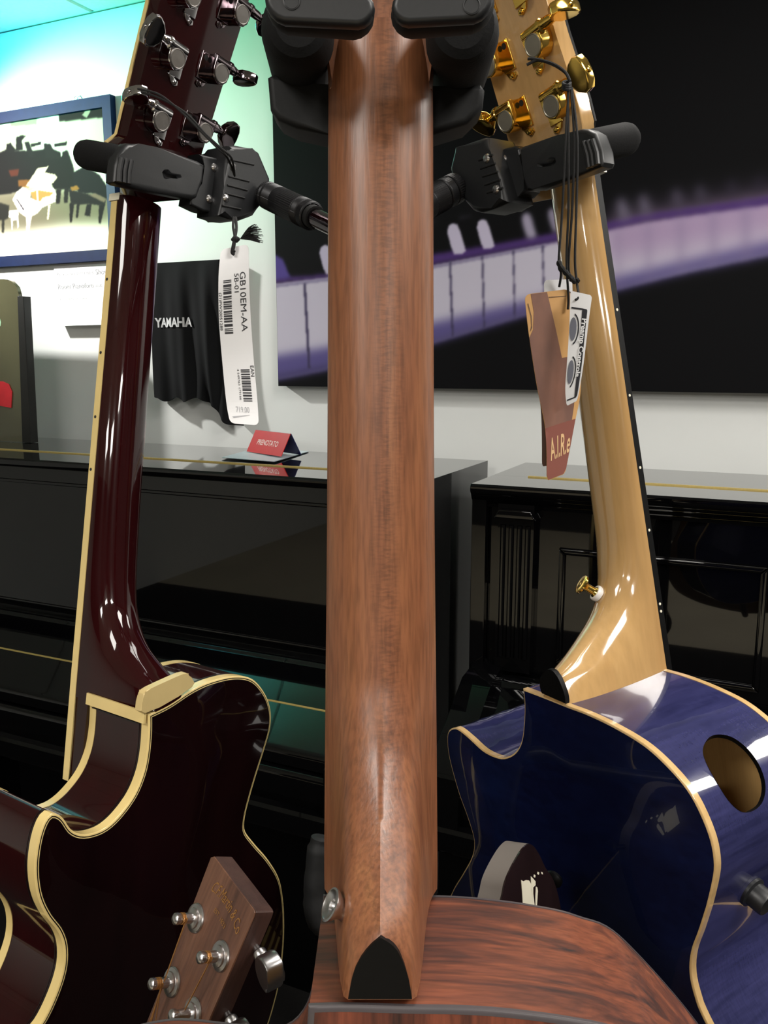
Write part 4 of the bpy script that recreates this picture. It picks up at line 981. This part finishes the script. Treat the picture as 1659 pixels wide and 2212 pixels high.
def side_hanger(G, vn, nn, px, mir):
    """yoke seen from behind: bracket with keyhole, hinge plates, block, tube and knurled collars"""
    vert = np.array([0, 0, 1.])
    N_ = G.N.copy(); N_[2] = 0
    Hf = Frame(G.w(0, vn, nn), N_, vert)
    def pl(name, key, n0, n1, m_, bev, parent=None):
        mb = MB(); mb.prism(Hf.uv(px[key], n1), n0, n1, bev, 3); return spart(mb, name, m_, Hf, parent)
    br = pl('yoke_bracket', 'bracket', -.014, 0., M['plastic'], .004)
    kh = MB(); kh.prism(Hf.uv(px['keyhole'], 0.), -.006, .004); kh.v = [tuple(Hf.w(*p)-SO) for p in kh.v]; cut(br, kh)
    mb = MB(); mb.prism(Hf.uv(px['keyhole_back'], -.0062), -.0075, -.0062); spart(mb, 'keyhole_recess', M['recess'], Hf, br)
    for r_ in px['ribs']:
        mb = MB(); p = [Hf.hit(x, y, .0008) for x, y in r_]; mb.tube(p, .0022, 10); spart(mb, 'grip_rib', M['plastic'], Hf, br)
    hp_ = pl('hinge_plate', 'plate', -.02, -.004, M['plastic'], .002)
    bl = pl('hinge_block', 'block', -.022, .010, M['plastic'], .005)
    for r_ in px['block_ribs']:
        mb = MB(); mb.tube([Hf.hit(*r_[0], .0102), Hf.hit(*r_[1], .0102)], .0009, 8); spart(mb, 'block_rib', M['recess'], Hf, bl)
    for (x, y, z_, par) in px['screws']:
        c = Hf.hit(x, y, z_); mb = MB(); mb.lathe((c[0], c[1], z_-.001), (0, 0, 1), [(.0036, 0), (.0036, .0014), (.0026, .0028), (.0001, .0034)], 16); spart(mb, 'screw', M['satin_steel'], Hf, hp_ if par == 'p' else bl)
    # padded yoke arms: near one in view, far one behind the neck
    p0 = Hf.hit(*px['arm0'], -.012); p0w = Hf.w(*p0)
    d_ = -N_*px['len']+vert*px['rise']
    c0 = Hf.l(p0w); mb = MB(); 
    L_ = np.linalg.norm(d_); a_ = d_/L_
    prof = [(.004, -.004), (.0108, -.003), (.0118, 0), (.0118, L_-.010), (.0108, L_-.005), (.008, L_-.001), (.004, L_+.001), (.0002, L_+.0015)]
    mb.lathe(p0w, a_, prof, 24); spart(mb, 'foam_arm', M['foam'])
    p1 = Hf.hit(*px['arm1'], -.012); mb = MB(); mb.lathe(Hf.w(*p1), a_, prof, 24); spart(mb, 'foam_arm', M['foam'])
    # tube to the post with knurled collars
    t0_ = Hf.w(*Hf.hit(*px['tube0'], -.004)); t1_ = np.array([0, .68, px['postz']])
    ln = np.linalg.norm(t1_-t0_); a_ = (t1_-t0_)/ln
    mb = MB(); mb.tube([t0_-a_*.02, t1_], .0078, 16); spart(mb, 'arm_tube', M['steel_tube'])
    k0, k1 = px['collar']; co = None
    segs_ = [(k0, k0+.009), (k0+.010, k1-.019), (k1-.018, k1-.0095), (k1-.0085, k1)]
    if mir: segs_ = [(k0+k1-b_, k0+k1-a_2) for a_2, b_ in segs_]
    for q0, q1, r0 in [(a_2, b_, .0118) for a_2, b_ in segs_]:
        mb = MB(); st_ = max(4, int((q1-q0)/.0012)); sg_ = 40
        def kn_(a, b, q0=q0, q1=q1, r0=r0):
            an = a*2*math.pi; x = q0+(q1-q0)*b
            r = r0+(.00022 if 0 < b < 1 else -.0012)*1+(.0005*math.sin(an*22+x*2600)*math.sin(an*22-x*2600) if 0 < b < 1 else 0)
            X = np.cross(a_, vert); X /= np.linalg.norm(X); Y = np.cross(a_, X)
            return t0_+a_*x+r*(math.cos(an)*X+math.sin(an)*Y)
        mb.grid(kn_, 88, st_*2); o_ = spart(mb, 'knurled_collar', M['knurl'], None, co, auto=60)
        co = co or o_
    mb = MB(); mb.tube([t0_+a_*k1, t0_+a_*(k1+.006)], .0098, 16); spart(mb, 'collar_ring', M['recess'], None, co)
    mb = MB(); mb.tube([t0_+a_*(k1+.004), t1_], .0079, 16); spart(mb, 'inner_rod', M['smoke_chrome'])
LH = dict(
    bracket=[(277, 308), (300, 310), (340, 318), (430, 347), (444, 356), (441, 390), (428, 427), (418, 431), (330, 412), (258, 398), (249, 392), (252, 355), (258, 335), (266, 316)],
    keyhole=[(350, 372), (356, 365), (364, 366), (370, 373), (390, 377), (393, 383), (388, 387), (370, 385), (362, 388), (354, 385)],
    keyhole_back=[(342, 358), (400, 365), (400, 395), (342, 395)],
    ribs=[[(263, 342), (258, 368), (257, 393)], [(273, 344), (268, 370), (267, 395)], [(283, 346), (278, 372), (277, 397)]],
    plate=[(430, 332), (490, 346), (484, 400), (471, 463), (440, 456), (411, 442), (414, 425), (440, 400), (446, 360)],
    block=[(498, 314), (510, 312), (545, 320), (562, 328), (586, 385), (586, 392), (566, 438), (550, 466), (523, 476), (505, 474), (476, 465), (484, 405), (491, 350), (497, 330)],
    block_ribs=[[(494, 381), (538, 392)], [(491, 400), (534, 411)], [(488, 418), (528, 428)], [(498, 345), (548, 356)], [(480, 444), (520, 452)]],
    screws=[(463, 362, -.004, 'p'), (452, 430, -.004, 'p'), (503, 361, .010, 'b'), (488, 428, .010, 'b')],
    arm0=(262, 348), arm1=(432, 392), len=.05, rise=.012, tube0=(553, 410), postz=1.512, collar=(.022, .105))
side_hanger(A, .432, -.052, LH, False)
RH = dict(
    bracket=[(1121, 322), (1126, 316), (1200, 293), (1255, 277), (1268, 278), (1284, 287), (1298, 325), (1301, 350), (1297, 360), (1230, 382), (1150, 408), (1136, 411), (1126, 380)],
    keyhole=[(1183, 343), (1190, 338), (1199, 341), (1201, 350), (1196, 358), (1186, 359), (1166, 362), (1159, 359), (1161, 353), (1180, 350)],
    keyhole_back=[(1152, 335), (1208, 330), (1208, 366), (1152, 370)],
    ribs=[[(1270, 305), (1279, 335), (1282, 360)], [(1279, 303), (1288, 331), (1291, 356)], [(1261, 307), (1270, 338), (1273, 363)]],
    plate=[(1062, 327), (1113, 314), (1122, 320), (1128, 380), (1136, 412), (1120, 424), (1094, 438), (1080, 390)],
    block=[(979, 322), (985, 318), (1040, 296), (1049, 296), (1060, 328), (1078, 385), (1092, 436), (1060, 450), (1034, 459), (1018, 455), (1003, 438), (984, 400), (969, 368), (970, 360)],
    block_ribs=[[(1034, 346), (1064, 335)], [(1038, 364), (1070, 353)], [(1042, 381), (1075, 371)], [(1047, 399), (1080, 388)], [(1052, 416), (1086, 406)]],
    screws=[(1088, 345, -.004, 'p'), (1104, 412, -.004, 'p'), (1052, 342, .010, 'b'), (1072, 409, .010, 'b')],
    arm0=(1274, 318), arm1=(1128, 372), len=.044, rise=.012, tube0=(1012, 392), postz=1.53, collar=(.016, .095))
side_hanger(B, .395, -.050, RH, True)
# centre yoke, opening towards the camera, with its two swing gates
Cy = Frame((0, .43, 0), (0, -1, 0), (0, 0, 1))
by = .0
basep = [(577, 165), (590, 158), (700, 182), (820, 186), (940, 186), (1040, 180), (1048, 192), (1044, 232), (1010, 266), (930, 291), (820, 296), (716, 291), (640, 276), (600, 258), (583, 235)]
mb = MB(); mb.prism(Cy.uv(basep, 0), -.03, 0., .006, 3); spart(mb, 'yoke_base', M['rubber'], Cy)
for (xn, yn, xf, yf, rr) in ((643, 58, 650, 150, .0155), (1000, 62, 988, 158, .0155)):
    pn = at(xn, yn, .352); pf = at(xf, yf, .445)
    L_ = np.linalg.norm(pf-pn); a_ = (pf-pn)/L_
    mb = MB(); mb.lathe(pn, a_, [(.009, -.008), (.0125, -.006), (.0145, 0), (.0155, .01), (.0155, L_-.002), (.012, L_+.006), (.004, L_+.01)], 28); spart(mb, 'foam_arm', M['foam'])
Cg = Frame((0, .318, 0), (0, -1, 0), (0, 0, 1))
def arc(cx, cy, r, a0, a1, k=8): return [(cx+r*math.cos(math.radians(a0+(a1-a0)*i/k)), cy+r*math.sin(math.radians(a0+(a1-a0)*i/k))) for i in range(k+1)]
for gate, col_, sc_ in ((arc(628, -8, 58, 105, 255)+arc(770, 16, 40, -90, 85), arc(634, -4, 64, 105, 255)+arc(760, 20, 48, -90, 88), (630, 2)),
                        (arc(1012, -10, 56, -75, 75)+arc(886, 12, 40, 95, 265), arc(1008, -6, 64, -75, 78)+arc(893, 18, 48, 93, 265), (1019, 12))):
    mb = MB(); mb.prism(Cg.uv(gate, 0), -.006, 0., .0022, 3); g_ = spart(mb, 'swing_gate', M['plastic'], Cg)
    c = Cg.hit(*sc_, 0.); mb = MB(); mb.lathe((c[0], c[1], -.0003), (0, 0, 1), [(.003, 0), (.003, .0006), (.0026, .0007), (.0024, .0004), (.0001, .0004)], 20); spart(mb, 'pivot_cap', M['plastic'], Cg, g_)
    mb = MB(); mb.prism(Cg.uv(col_, -.007), -.02, -.0065, .005, 3); spart(mb, 'gate_housing', M['rubber'], Cg)
mb = MB(); mb.tube([(0, .45, 1.56), (0, .55, 1.555), (0, .68, 1.55)], .012, 16); spart(mb, 'arm_tube', M['steel_tube'])
# lower yoke pad beside the heel
mb = MB(); lp = [at(x, y, .56) for x, y in ((694, 1806), (690, 1830), (686, 1880), (684, 1935), (694, 1985), (720, 2000))]
mb.tube([tuple(p) for p in catmull(lp, n=4)], [.0035]+[.0065]*3+[.008]*5+[.0085]*4+[.0095]*5+[.0085]*3, 20); spart(mb, 'lower_yoke_pad', M['rubber'])
q_ = at(720, 2000, .56); mb = MB(); mb.tube([q_, (0, .68, q_[2])], .007, 12); spart(mb, 'lower_arm', M['steel_tube'])

# ------------------------------------------------------------------ headstock in front of the red guitar (front view)
K = Frame(at(455, 2030, .52), (-.675, -.59, .385), (.408, .19, 1))
mart = empty('acoustic_guitar', K, label='guitar with brown rosewood headstock and gold script, in front of the red guitar', cat='guitar')
ko = K.uv([(462, 1850), (505, 1909), (548, 1965), (550, 1972), (547, 1982), (500, 2090), (454, 2197), (430, 2260), (398, 2330), (360, 2410), (300, 2410), (290, 2300), (315, 2212), (385, 2037), (455, 1852)], 0)
mb = MB(); mb.prism(ko, -.0145, -.0012, .0008, 2); mb.build('headstock', M['head_mahogany'], mart)
mb = MB(); mb.prism(ko, -.0012, 0., .0005, 2); mb.build('headstock_veneer', M['head_rosewood'], mart)
ctr = np.mean([K.hit(300, 2400, 0)[:2], K.hit(360, 2405, 0)[:2]], axis=0)
mb = MB(); mb.prism([(ctr[0]-.0215, ctr[1]+.02), (ctr[0]+.0215, ctr[1]+.02), (ctr[0]+.028, ctr[1]-.36), (ctr[0]-.028, ctr[1]-.36)], -.022, -.004, .007, 3); mb.build('neck', M['head_mahogany'], mart)
mb = MB(); mb.prism([(ctr[0]-.0215, ctr[1]+.0), (ctr[0]+.0215, ctr[1]+.0), (ctr[0]+.028, ctr[1]-.44), (ctr[0]-.028, ctr[1]-.44)], -.004, .002, .0008, 1); mb.build('fretboard', M['ebony'], mart)
go = [(.0, 0), (.07, .005), (.125, -.03), (.143, -.09), (.128, -.15), (.118, -.2), (.14, -.26), (.182, -.32), (.196, -.385), (.17, -.455), (.1, -.49), (0, -.495)]
go = go+[(-x, y) for x, y in go[::-1][1:-1]]
GO = [(ctr[0]+.72*p[0], ctr[1]-.36+.75*p[1]) for p in catmull(go, True, 4)]
mb = MB(); mb.prism(GO, -.1, -.004, .003, 2); mb.build('body', M['head_mahogany'], mart)
# bushings, posts, strings
posts = [((424, 1983), (387, 1980)), ((478, 2065), (441, 2061)), ((373, 2121), (334, 2121)), ((418, 2188), (380, 2200))]
def post(c):
    p = np.array([c[0], c[1], 0.]); t_ = MB()
    t_.lathe(p, (0, 0, 1), [(.0088, 0), (.0088, .0008), (.0082, .0016), (.0062, .0022), (.0060, .0034), (.0042, .0040), (.0034, .0042)], 6 if False else 24)
    b_ = t_.build('tuner_bushing', M['satin_steel'], mart)
    t_ = MB(); t_.lathe(p, (0, 0, 1), [(.0034, .003), (.0032, .008), (.0026, .0118), (.0024, .0108), (.0030, .012), (.0036, .0136), (.0034, .0156), (.0022, .0166), (.0001, .0168)], 20); t_.build('string_post', M['satin_steel'], b_)
    return p
pp = [post(K.hit(*b_, 0.)) for b_, t_ in posts]
for i, ((sx_, sy_), turns, ex) in enumerate((((405, 1984), 3, (300, 2290)), ((445, 2076), 3, (370, 2250)), ((356, 2126), 5, (320, 2250)))):
    p = pp[i]; mb = MB(); pts = []
    for k in range(turns*10+1):
        a_ = -k/10*2*math.pi+.6; pts.append((p[0]+.0032*math.cos(a_), p[1]+.0032*math.sin(a_), .0088+.0009*k/10))
    mb.tube(pts, .00042, 6); mb.build('string_winding', M['string'], mart)
    e_ = K.hit(*ex, .004); mb = MB(); mb.tube([(p[0]+.003, p[1], .0095), (e_[0], e_[1], .006)], .00045, 6); mb.build('string', M['string'], mart)
p = pp[2]; mb = MB(); e_ = K.hit(331, 2240, .006); mb.tube([(p[0]+.003, p[1], .0100), (e_[0], e_[1], .006)], .00035, 6); mb.build('string', M['string'], mart)
# side knobs
for (x, y), (x1, y1) in (((584, 2098), (560, 2055)), ((520, 2245), (505, 2200))):
    b_ = K.hit(x1, y1, -.012); c_ = K.hit(x, y, -.012); A_ = np.array(c_)-np.array(b_); A_ = np.array([1., -.15, 0]); A_ /= np.linalg.norm(A_)
    mb = MB(); mb.lathe(np.array(c_)-A_*.016, A_, [(.0022, -.012), (.0022, 0), (.0042, .002), (.0042, .005), (.0028, .007)], 14)
    t_ = mb.build('tuning_machine', M['satin_steel'], mart)
    ol = [tuple(q) for q in catmull([(0, -.004), (.0045, -.0095), (.0105, -.011), (.0155, -.0085), (.017, 0), (.0155, .0085), (.0105, .011), (.0045, .0095), (0, .004)], True, 3)]
    Bv = np.cross([0, 0, 1.], A_)
    def fnk(a_, b2, z, c_=c_, A_=A_, Bv=Bv): 
        r = np.array(c_)+A_*(a_-.0095)+Bv*(b2*.88-z*.47)+np.array([0, 0, 1.])*(b2*.47+z*.88); return tuple(r)
    mb = MB(); mb.prism(ol, -.0055, .0055, .0016, 2, fn=fnk); mb.build('tuning_knob', M['satin_steel'], t_)
# gold script across the head
TD = np.array(K.hit(515, 2005, 0)[:2])-np.array(K.hit(463, 1915, 0)[:2]); TL = np.linalg.norm(TD); TD /= TL; TN = np.array([-TD[1], TD[0]])
tc_ = (np.array(K.hit(515, 2005, 0)[:2])+np.array(K.hit(463, 1915, 0)[:2]))/2
mb = MB()
V_, F_ = text_geo('C.F.Martin & Co', .0105, shear=.25, sx=.62); 
wx = max(v[0] for v in V_)
mb.add([(*(tc_+TD*a*(TL*.55/wx)+TN*(b+.004*(1-(a/wx)**2)-.001)), .0003) for a, b in V_], F_, False)
V_, F_ = text_geo('EST. 1833', .0042, sx=.9); c3 = tc_-TN*.010
mb.add([(*(c3+TD*a+TN*(b+.002*(1-(a/.015)**2))), .0003) for a, b in V_], F_, False)
mb.build('gold_script', M['gold_ink'], mart)

# ------------------------------------------------------------------ dark headstock behind the brown guitar's shoulder
D = Frame(at(1142, 1890, .56), (.80, -.55, .2), (.0, .12, 1))
dark = empty('acoustic_guitar', D, label='guitar showing only a rounded dark glossy headstock in front of the blue back', cat='guitar')
do = D.uv([(1142, 1823), (1152, 1827), (1166, 1848), (1178, 1874), (1196, 1902), (1210, 1953), (1218, 2030), (1222, 2200), (1150, 2350), (1090, 2350), (1072, 2200), (1072, 2040), (1080, 1960), (1086, 1930), (1091, 1906), (1103, 1877), (1120, 1846), (1132, 1830)], 0)
mb = MB(); mb.prism([tuple(p) for p in catmull(do, True, 3)], -.0165, -.001, .0006, 1); mb.build('headstock', M['taupe'], dark)
mb = MB(); mb.prism([tuple(p) for p in catmull(do, True, 3)], -.0009, 0., .0006, 2); mb.build('headstock_veneer', M['head_black'], dark)
ctr = np.mean([D.hit(1090, 2340, 0)[:2], D.hit(1150, 2340, 0)[:2]], axis=0)
mb = MB(); mb.prism([(ctr[0]-.0215, ctr[1]+.02), (ctr[0]+.0215, ctr[1]+.02), (ctr[0]+.028, ctr[1]-.33), (ctr[0]-.028, ctr[1]-.33)], -.022, -.004, .007, 3); mb.build('neck', M['head_mahogany'], dark)
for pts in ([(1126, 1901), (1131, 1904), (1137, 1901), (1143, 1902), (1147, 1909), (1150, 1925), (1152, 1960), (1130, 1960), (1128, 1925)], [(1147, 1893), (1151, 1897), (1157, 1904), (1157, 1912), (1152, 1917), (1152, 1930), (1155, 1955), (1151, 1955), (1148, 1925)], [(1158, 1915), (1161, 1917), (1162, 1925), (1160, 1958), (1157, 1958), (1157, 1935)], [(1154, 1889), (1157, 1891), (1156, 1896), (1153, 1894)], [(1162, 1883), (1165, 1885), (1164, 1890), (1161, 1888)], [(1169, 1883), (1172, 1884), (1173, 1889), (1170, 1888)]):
    mb = MB(); mb.prism(D.uv(pts, .0002), -.0003, .0002); mb.build('glare_patch', M['pearl_and_glare'], dark)  # white glare on the glossy face, put in as cream patches
c_ = D.hit(1186, 1916, -.008); mb = MB(); A_ = np.array([1, .3, 0])
mb.lathe(np.array(c_), A_, [(.002, -.004), (.002, .004), (.005, .005), (.0066, .007), (.0066, .009), (.004, .011), (.0001, .0113)], 20); mb.build('tuning_knob', M['ebony'], dark)

# ------------------------------------------------------------------ hang tags
class Sheet:
    """thin bent card through rows of (left px, right px, depth left, depth right)"""
    def __init__(s, rows):
        L_ = [at(r[0][0], r[0][1], r[2]) for r in rows]; R_ = [at(r[1][0], r[1][1], r[3]) for r in rows]
        s.L = resample(catmull(L_, n=10), .004); k = len(s.L)
        R2 = np.array(catmull(R_, n=10)); d = np.r_[0, np.cumsum(np.linalg.norm(np.diff(R2, axis=0), axis=1))]
        t = np.linspace(0, d[-1], k); s.R = np.stack([np.interp(t, d, R2[:, i]) for i in range(3)], 1)
        s.t = np.linspace(0, 1, k); s.O = s.L[0]
        s.len = .5*(d[-1]+np.linalg.norm(np.diff(s.L, axis=0), axis=1).sum()); s.wid = np.linalg.norm(s.R-s.L, axis=1).mean()
    def p(s, a, b, off=0.):
        l = np.array([np.interp(b, s.t, s.L[:, i]) for i in range(3)]); r = np.array([np.interp(b, s.t, s.R[:, i]) for i in range(3)])
        q = l+(r-l)*a
        if off:
            l2 = np.array([np.interp(b+.01 if b < .99 else b-.01, s.t, s.L[:, i]) for i in range(3)])
            n = np.cross(r-l, (l2-l)*(1 if b < .99 else -1)); n /= np.linalg.norm(n)
            if n@(CAM-q) < 0: n = -n
            q = q+n*off
        return q-s.O
    def patch(s, mb, poly, off, step=.02):
        """polygon in (a,b) laid on the card"""
        asp = s.len/s.wid; P = [(x, y*asp) for x, y in poly]
        v, f = fill_cdt(np.array(sum([list(resample([P[i], P[(i+1) % len(P)]], .12)[:-1]) for i in range(len(P))], [])), step=.12)
        V_ = [s.p(x, y/asp, off) for x, y in v]
        a, b, c = (np.array(V_[i]) for i in f[0]); n = np.cross(b-a, c-a)
        mb.add(V_, f if n@(CAM-s.O-a) > 0 else [t[::-1] for t in f], False)
    def solid(s, name, m_, root, poly, th=.0004):
        mb = MB(); s.patch(mb, poly, 0.); k = MB(); s.patch(k, poly, -th); mb.add(k.v, [f[::-1] for f in k.f], False)
        return mb.build(name, m_, root, auto=0)
    def text(s, mb, body_, ca, cb, size, ang=0., off=.0003, sx=1., bold=0., shear=0.):
        """size in metres; ang turns the reading direction from +a towards +b"""
        V_, F_ = text_geo(body_, size, sx=sx, bold=bold, shear=shear); c, n = math.cos(ang), math.sin(ang)
        mb.add([s.p(ca+(x*c+y*n)/s.wid, cb+(x*n-y*c)/s.len, off) for x, y in V_], F_, False)
    def quad(s, mb, a0, a1, b0, b1, off=.0003): s.patch(mb, [(a0, b0), (a1, b0), (a1, b1), (a0, b1)], off)
def rrect(ra, rb, a0=0, a1=1, b0=0, b1=1, n=4):
    out = []
    for cx, cy, t in ((a1-ra, b0+rb, -90), (a1-ra, b1-rb, 0), (a0+ra, b1-rb, 90), (a0+ra, b0+rb, 180)):
        for k in range(n+1):
            an = math.radians(t+90*k/n); out.append((cx+ra*math.cos(an), cy+rb*math.sin(an)))
    return out
def cordpath(root, O, pts, r=.0008, name='cord', seg=7):
    P = [at(*p) for p in pts]; Q = catmull(P, n=6); mb = MB(); mb.tube([q-O for q in Q], r, seg); return mb.build(name, M['cord'], root)

# white price tag on the left
T1 = Sheet([((477, 539), (537, 527), .585, .585), ((472, 600), (538, 600), .582, .582), ((473, 690), (542, 692), .584, .584), ((480, 780), (548, 776), .588, .588), ((489, 870), (556, 866), .588, .588), ((497, 914), (559, 919), .585, .585)])
root = empty('hang_tag', loc=T1.O, label='long white price tag with barcodes hanging on the left', cat='tag')
T1.solid('tag_card', M['paper'], root, rrect(.16, .03))
mb = MB(); d90 = math.pi/2
T1.text(mb, 'GB10EM-AA', .78, .315, .0056, d90, sx=1.36); T1.text(mb, '5B-01', .58, .215, .0042, d90, sx=1.42)
T1.text(mb, '(21)PW20051288', .06, .36, .0024, d90, sx=1.5); T1.text(mb, 'EAN', .92, .695, .0034, d90, sx=1.2); T1.text(mb, '4 549763 179166', .47, .77, .0018, d90, sx=1.7)
mb.build('printed_lettering', M['ink'], root); mb = MB(); random.seed(4)
def bars(a0, a1, b0, b1, n):
    b = b0
    while b < b1:
        w_ = (b1-b0)/n*random.choice((1, 1, 2, 3)); T1.quad(mb, a0, a1, b, min(b+w_, b1)); b += w_+(b1-b0)/n*random.choice((1, 1, 2))
bars(.16, .42, .19, .49, 62); mb.build('barcode', M['ink'], root); mb = MB(); bars(.56, .84, .685, .865, 52)
mb.build('barcode', M['ink'], root)
mb = MB(); T1.text(mb, '719.00', .50, .915, .0060, 0., sx=.58); T1.patch(mb, [(.12, .957), (.16, .966), (.72, .945), (.72, .943)], .0003); mb.build('faint_price', M['grey_ink'], root)
mb = MB(); T1.patch(mb, [(.5+.045*math.cos(k*.628), .03+.008*math.sin(k*.628)) for k in range(10)], .0003); mb.build('tag_hole', M['recess'], root)
O = T1.O
cordpath(root, O, [(505, 470, .60), (504, 490, .592), (507, 510, .586), (504, 528, .582), (501, 545, .581), (506, 550, .582)], .0010)
cordpath(root, O, [(509, 470, .60), (511, 492, .592), (508, 512, .586), (506, 530, .582), (503, 543, .581)], .0010)
mb = MB(); mb.lathe(at(515, 517, .584)-O-np.array([.002, 0, 0]), (1, 0, .1), [(.0006, -.003), (.0022, -.0012), (.0024, .0008), (.0008, .003)], 10); mb.build('knot', M['cord'], root)
mb = MB(); random.seed(7)
for k in range(70):
    an = math.radians(random.uniform(-15, 52)); L_ = random.uniform(36, 52); x, y, z = 519, 516, .584
    e_ = (x+L_*math.cos(an), y-L_*math.sin(an)*.82, z+random.uniform(-.008, .008)); m_ = (x+.5*L_*math.cos(an*.9), y-.5*L_*math.sin(an*1.1)-3, z)
    mb.tube([p-O for p in catmull([at(x, y, z), at(*m_), at(*e_)], n=3)], .00022, 4, False)
o = mb.build('tassel', M['cord'], root); o['kind'] = 'stuff'
for dx in (0, 7): cordpath(root, O, [(298+dx, 192+dx, .60), (345, 205+dx, .592), (395+dx, 245, .588), (440+dx*.6, 290, .585), (470+dx, 320, .585), (492+dx*1.2, 342, .592), (507, 380, .62)], .0008)

# tags on the right
zc = .545
T2 = Sheet([((1175, 605), (1236, 603), zc+.014, zc+.014), ((1177, 680), (1238, 680), zc+.014, zc+.014), ((1182, 800), (1242, 800), zc+.014, zc+.014)])
root = empty('hang_tag', loc=T2.O, label='plain white tag tucked behind the brown swing card', cat='tag')
T2.solid('tag_card', M['paper'], root, rrect(.12, .05))
cordpath(root, T2.O, [(1229, 186, .56), (1222, 300, .552), (1215, 450, .55), (1207, 566, .549), (1212, 590, .552), (1208, 620, .556)])
T3b = Sheet([((1138, 645), (1236, 628), zc+.007, zc+.007), ((1150, 760), (1252, 750), zc+.007, zc+.007), ((1168, 880), (1246, 880), zc+.008, zc+.006), ((1171, 1008), (1215, 1000), zc+.008, zc+.008)])
T3 = Sheet([((1133, 636), (1230, 624), zc, zc), ((1142, 719), (1246, 712), zc, zc), ((1159, 830), (1255, 832), zc, zc), ((1178, 930), (1240, 922), zc, zc), ((1181, 1039), (1221, 1023), zc-.002, zc-.002)])
root = empty('hang_tag', loc=T3.O, label='brown and amber folded swing card lettered A.I.R. on the right', cat='tag')
oo = T3.O; o = T3b.solid('back_leaf', M['card_edge'], root, rrect(.08, .03)); o.location = T3b.O-oo
T3.solid('front_leaf', M['card_amber'], root, rrect(.12, .03))
mb = MB(); T3.patch(mb, [(.14, .002), (.50, .002), (.56, .18), (.62, .36), (.76, .36), (.84, .42), (.86, .52), (.88, .70), (.91, .74), (.998, .715), (.985, .745), (.02, .745), (.005, .6), (.003, .23), (.1, .19), (.16, .1)], .0002); mb.build('brown_print', M['card_brown'], root)
mb = MB(); T3.patch(mb, [(.004, .72), (.998, .70), (.995, .97), (.9, .997), (.1, .997), (.01, .97)], .00035); mb.build('rust_print', M['card_rust'], root)
mb = MB(); T3.text(mb, 'A.I.R.e', .56, .838, .0205, -.12, off=.0006, sx=.36, bold=.0003); mb.build('card_lettering', M['card_letter'], root)
mb = MB(); T3.patch(mb, [(.52, .03), (.9, .035), (.9, .038), (.52, .033)], .0004); T3.patch(mb, [(.045, .05), (.06, .05), (.1, .12), (.085, .18), (.04, .2), (.04, .195), (.075, .17), (.085, .12)], .0004); mb.build('fine_line_print', M['card_edge'], root)
cordpath(root, T3.O, [(1227, 186, .56), (1228, 300, .552), (1228, 450, .548), (1224, 560, .546), (1228, 640, .543), (1227, 668, .5425)])
cordpath(root, T3.O, [(1233, 188, .56), (1240, 300, .55), (1236, 450, .547), (1228, 575, .546), (1238, 600, .546), (1252, 608, .545)])
T4 = Sheet([((1232, 628), (1279, 638), .533, .528), ((1230, 700), (1271, 696), .531, .526), ((1225, 780), (1261, 780), .529, .524), ((1221, 840), (1252, 838), .528, .524), ((1224, 877), (1246, 866), .527, .524)])
root = empty('hang_tag', loc=T4.O, label='narrow white instruction card headed Preamp Controls on the right', cat='tag')
T4.solid('tag_card', M['paper'], root, rrect(.12, .03))
mb = MB()
T4.quad(mb, .08, .66, .140, .155); T4.patch(mb, [(.62, .140), (.84, .142), (.88, .155), (.93, .945), (.86, .962), (.71, .962)], .0003); T4.quad(mb, .10, .74, .950, .962)
mb.build('border_print', M['ink'], root)
for cb_, cx_ in ((.335, .22), (.715, .27)):
    mb = MB()
    for k in range(16):
        a0 = -1.42+k*.1775; a1 = a0+.1775; T4.patch(mb, [(cx_+.26*math.cos(a0), cb_+.125*math.sin(a0)), (cx_+.33*math.cos(a0), cb_+.142*math.sin(a0)), (cx_+.33*math.cos(a1), cb_+.142*math.sin(a1)), (cx_+.26*math.cos(a1), cb_+.125*math.sin(a1))], .0003)
    mb.build('dial_ring_print', M['ink'], root)
    mb = MB(); T4.patch(mb, [(cx_+.19*math.cos(k*.314), cb_+.105*math.sin(k*.314)) for k in range(20)], .0003); mb.build('dial_print', M['dial'], root)
mb = MB(); T4.text(mb, 'Preamp Controls', .76, .50, .0042, math.pi/2+.015, off=.0006, sx=1.28, bold=.00012); mb.build('heading_lettering', M['paper'], root)
cordpath(root, T4.O, [(1235, 190, .56), (1247, 300, .548), (1245, 450, .545), (1242, 560, .542), (1246, 610, .54), (1250, 640, .532), (1243, 648, .5305)])
cordpath(root, T4.O, [(1231, 175, .562), (1220, 155, .565), (1195, 138, .57), (1160, 128, .575), (1140, 127, .577)], .0010, 'loose_end')
cordpath(root, T4.O, [(1231, 178, .562), (1222, 158, .565), (1196, 140, .57), (1163, 130, .575), (1138, 140, .577)], .0010, 'loose_end')
mb = MB()
for k in range(3):
    z0 = k*5; pts = [at(1224+8*math.cos(t*.6), 180+z0+4*math.sin(t*.6), .562-.006*math.sin(t*.6)) for t in range(12)]; mb.tube([p-T4.O for p in pts], .0010, 6)
mb.build('knob_wrap', M['cord'], root)
mb = MB(); random.seed(3)
kp = [at(*p) for p in ((1206, 565, .545), (1214, 580, .542), (1225, 592, .541), (1234, 602, .54), (1242, 608, .54), (1250, 604, .54))]
mb.tube([p-T4.O for p in catmull(kp, n=5)], [.0012+.0007*abs(math.sin(i*.9)) for i in range(26)], 8); mb.build('knot', M['cord'], root)
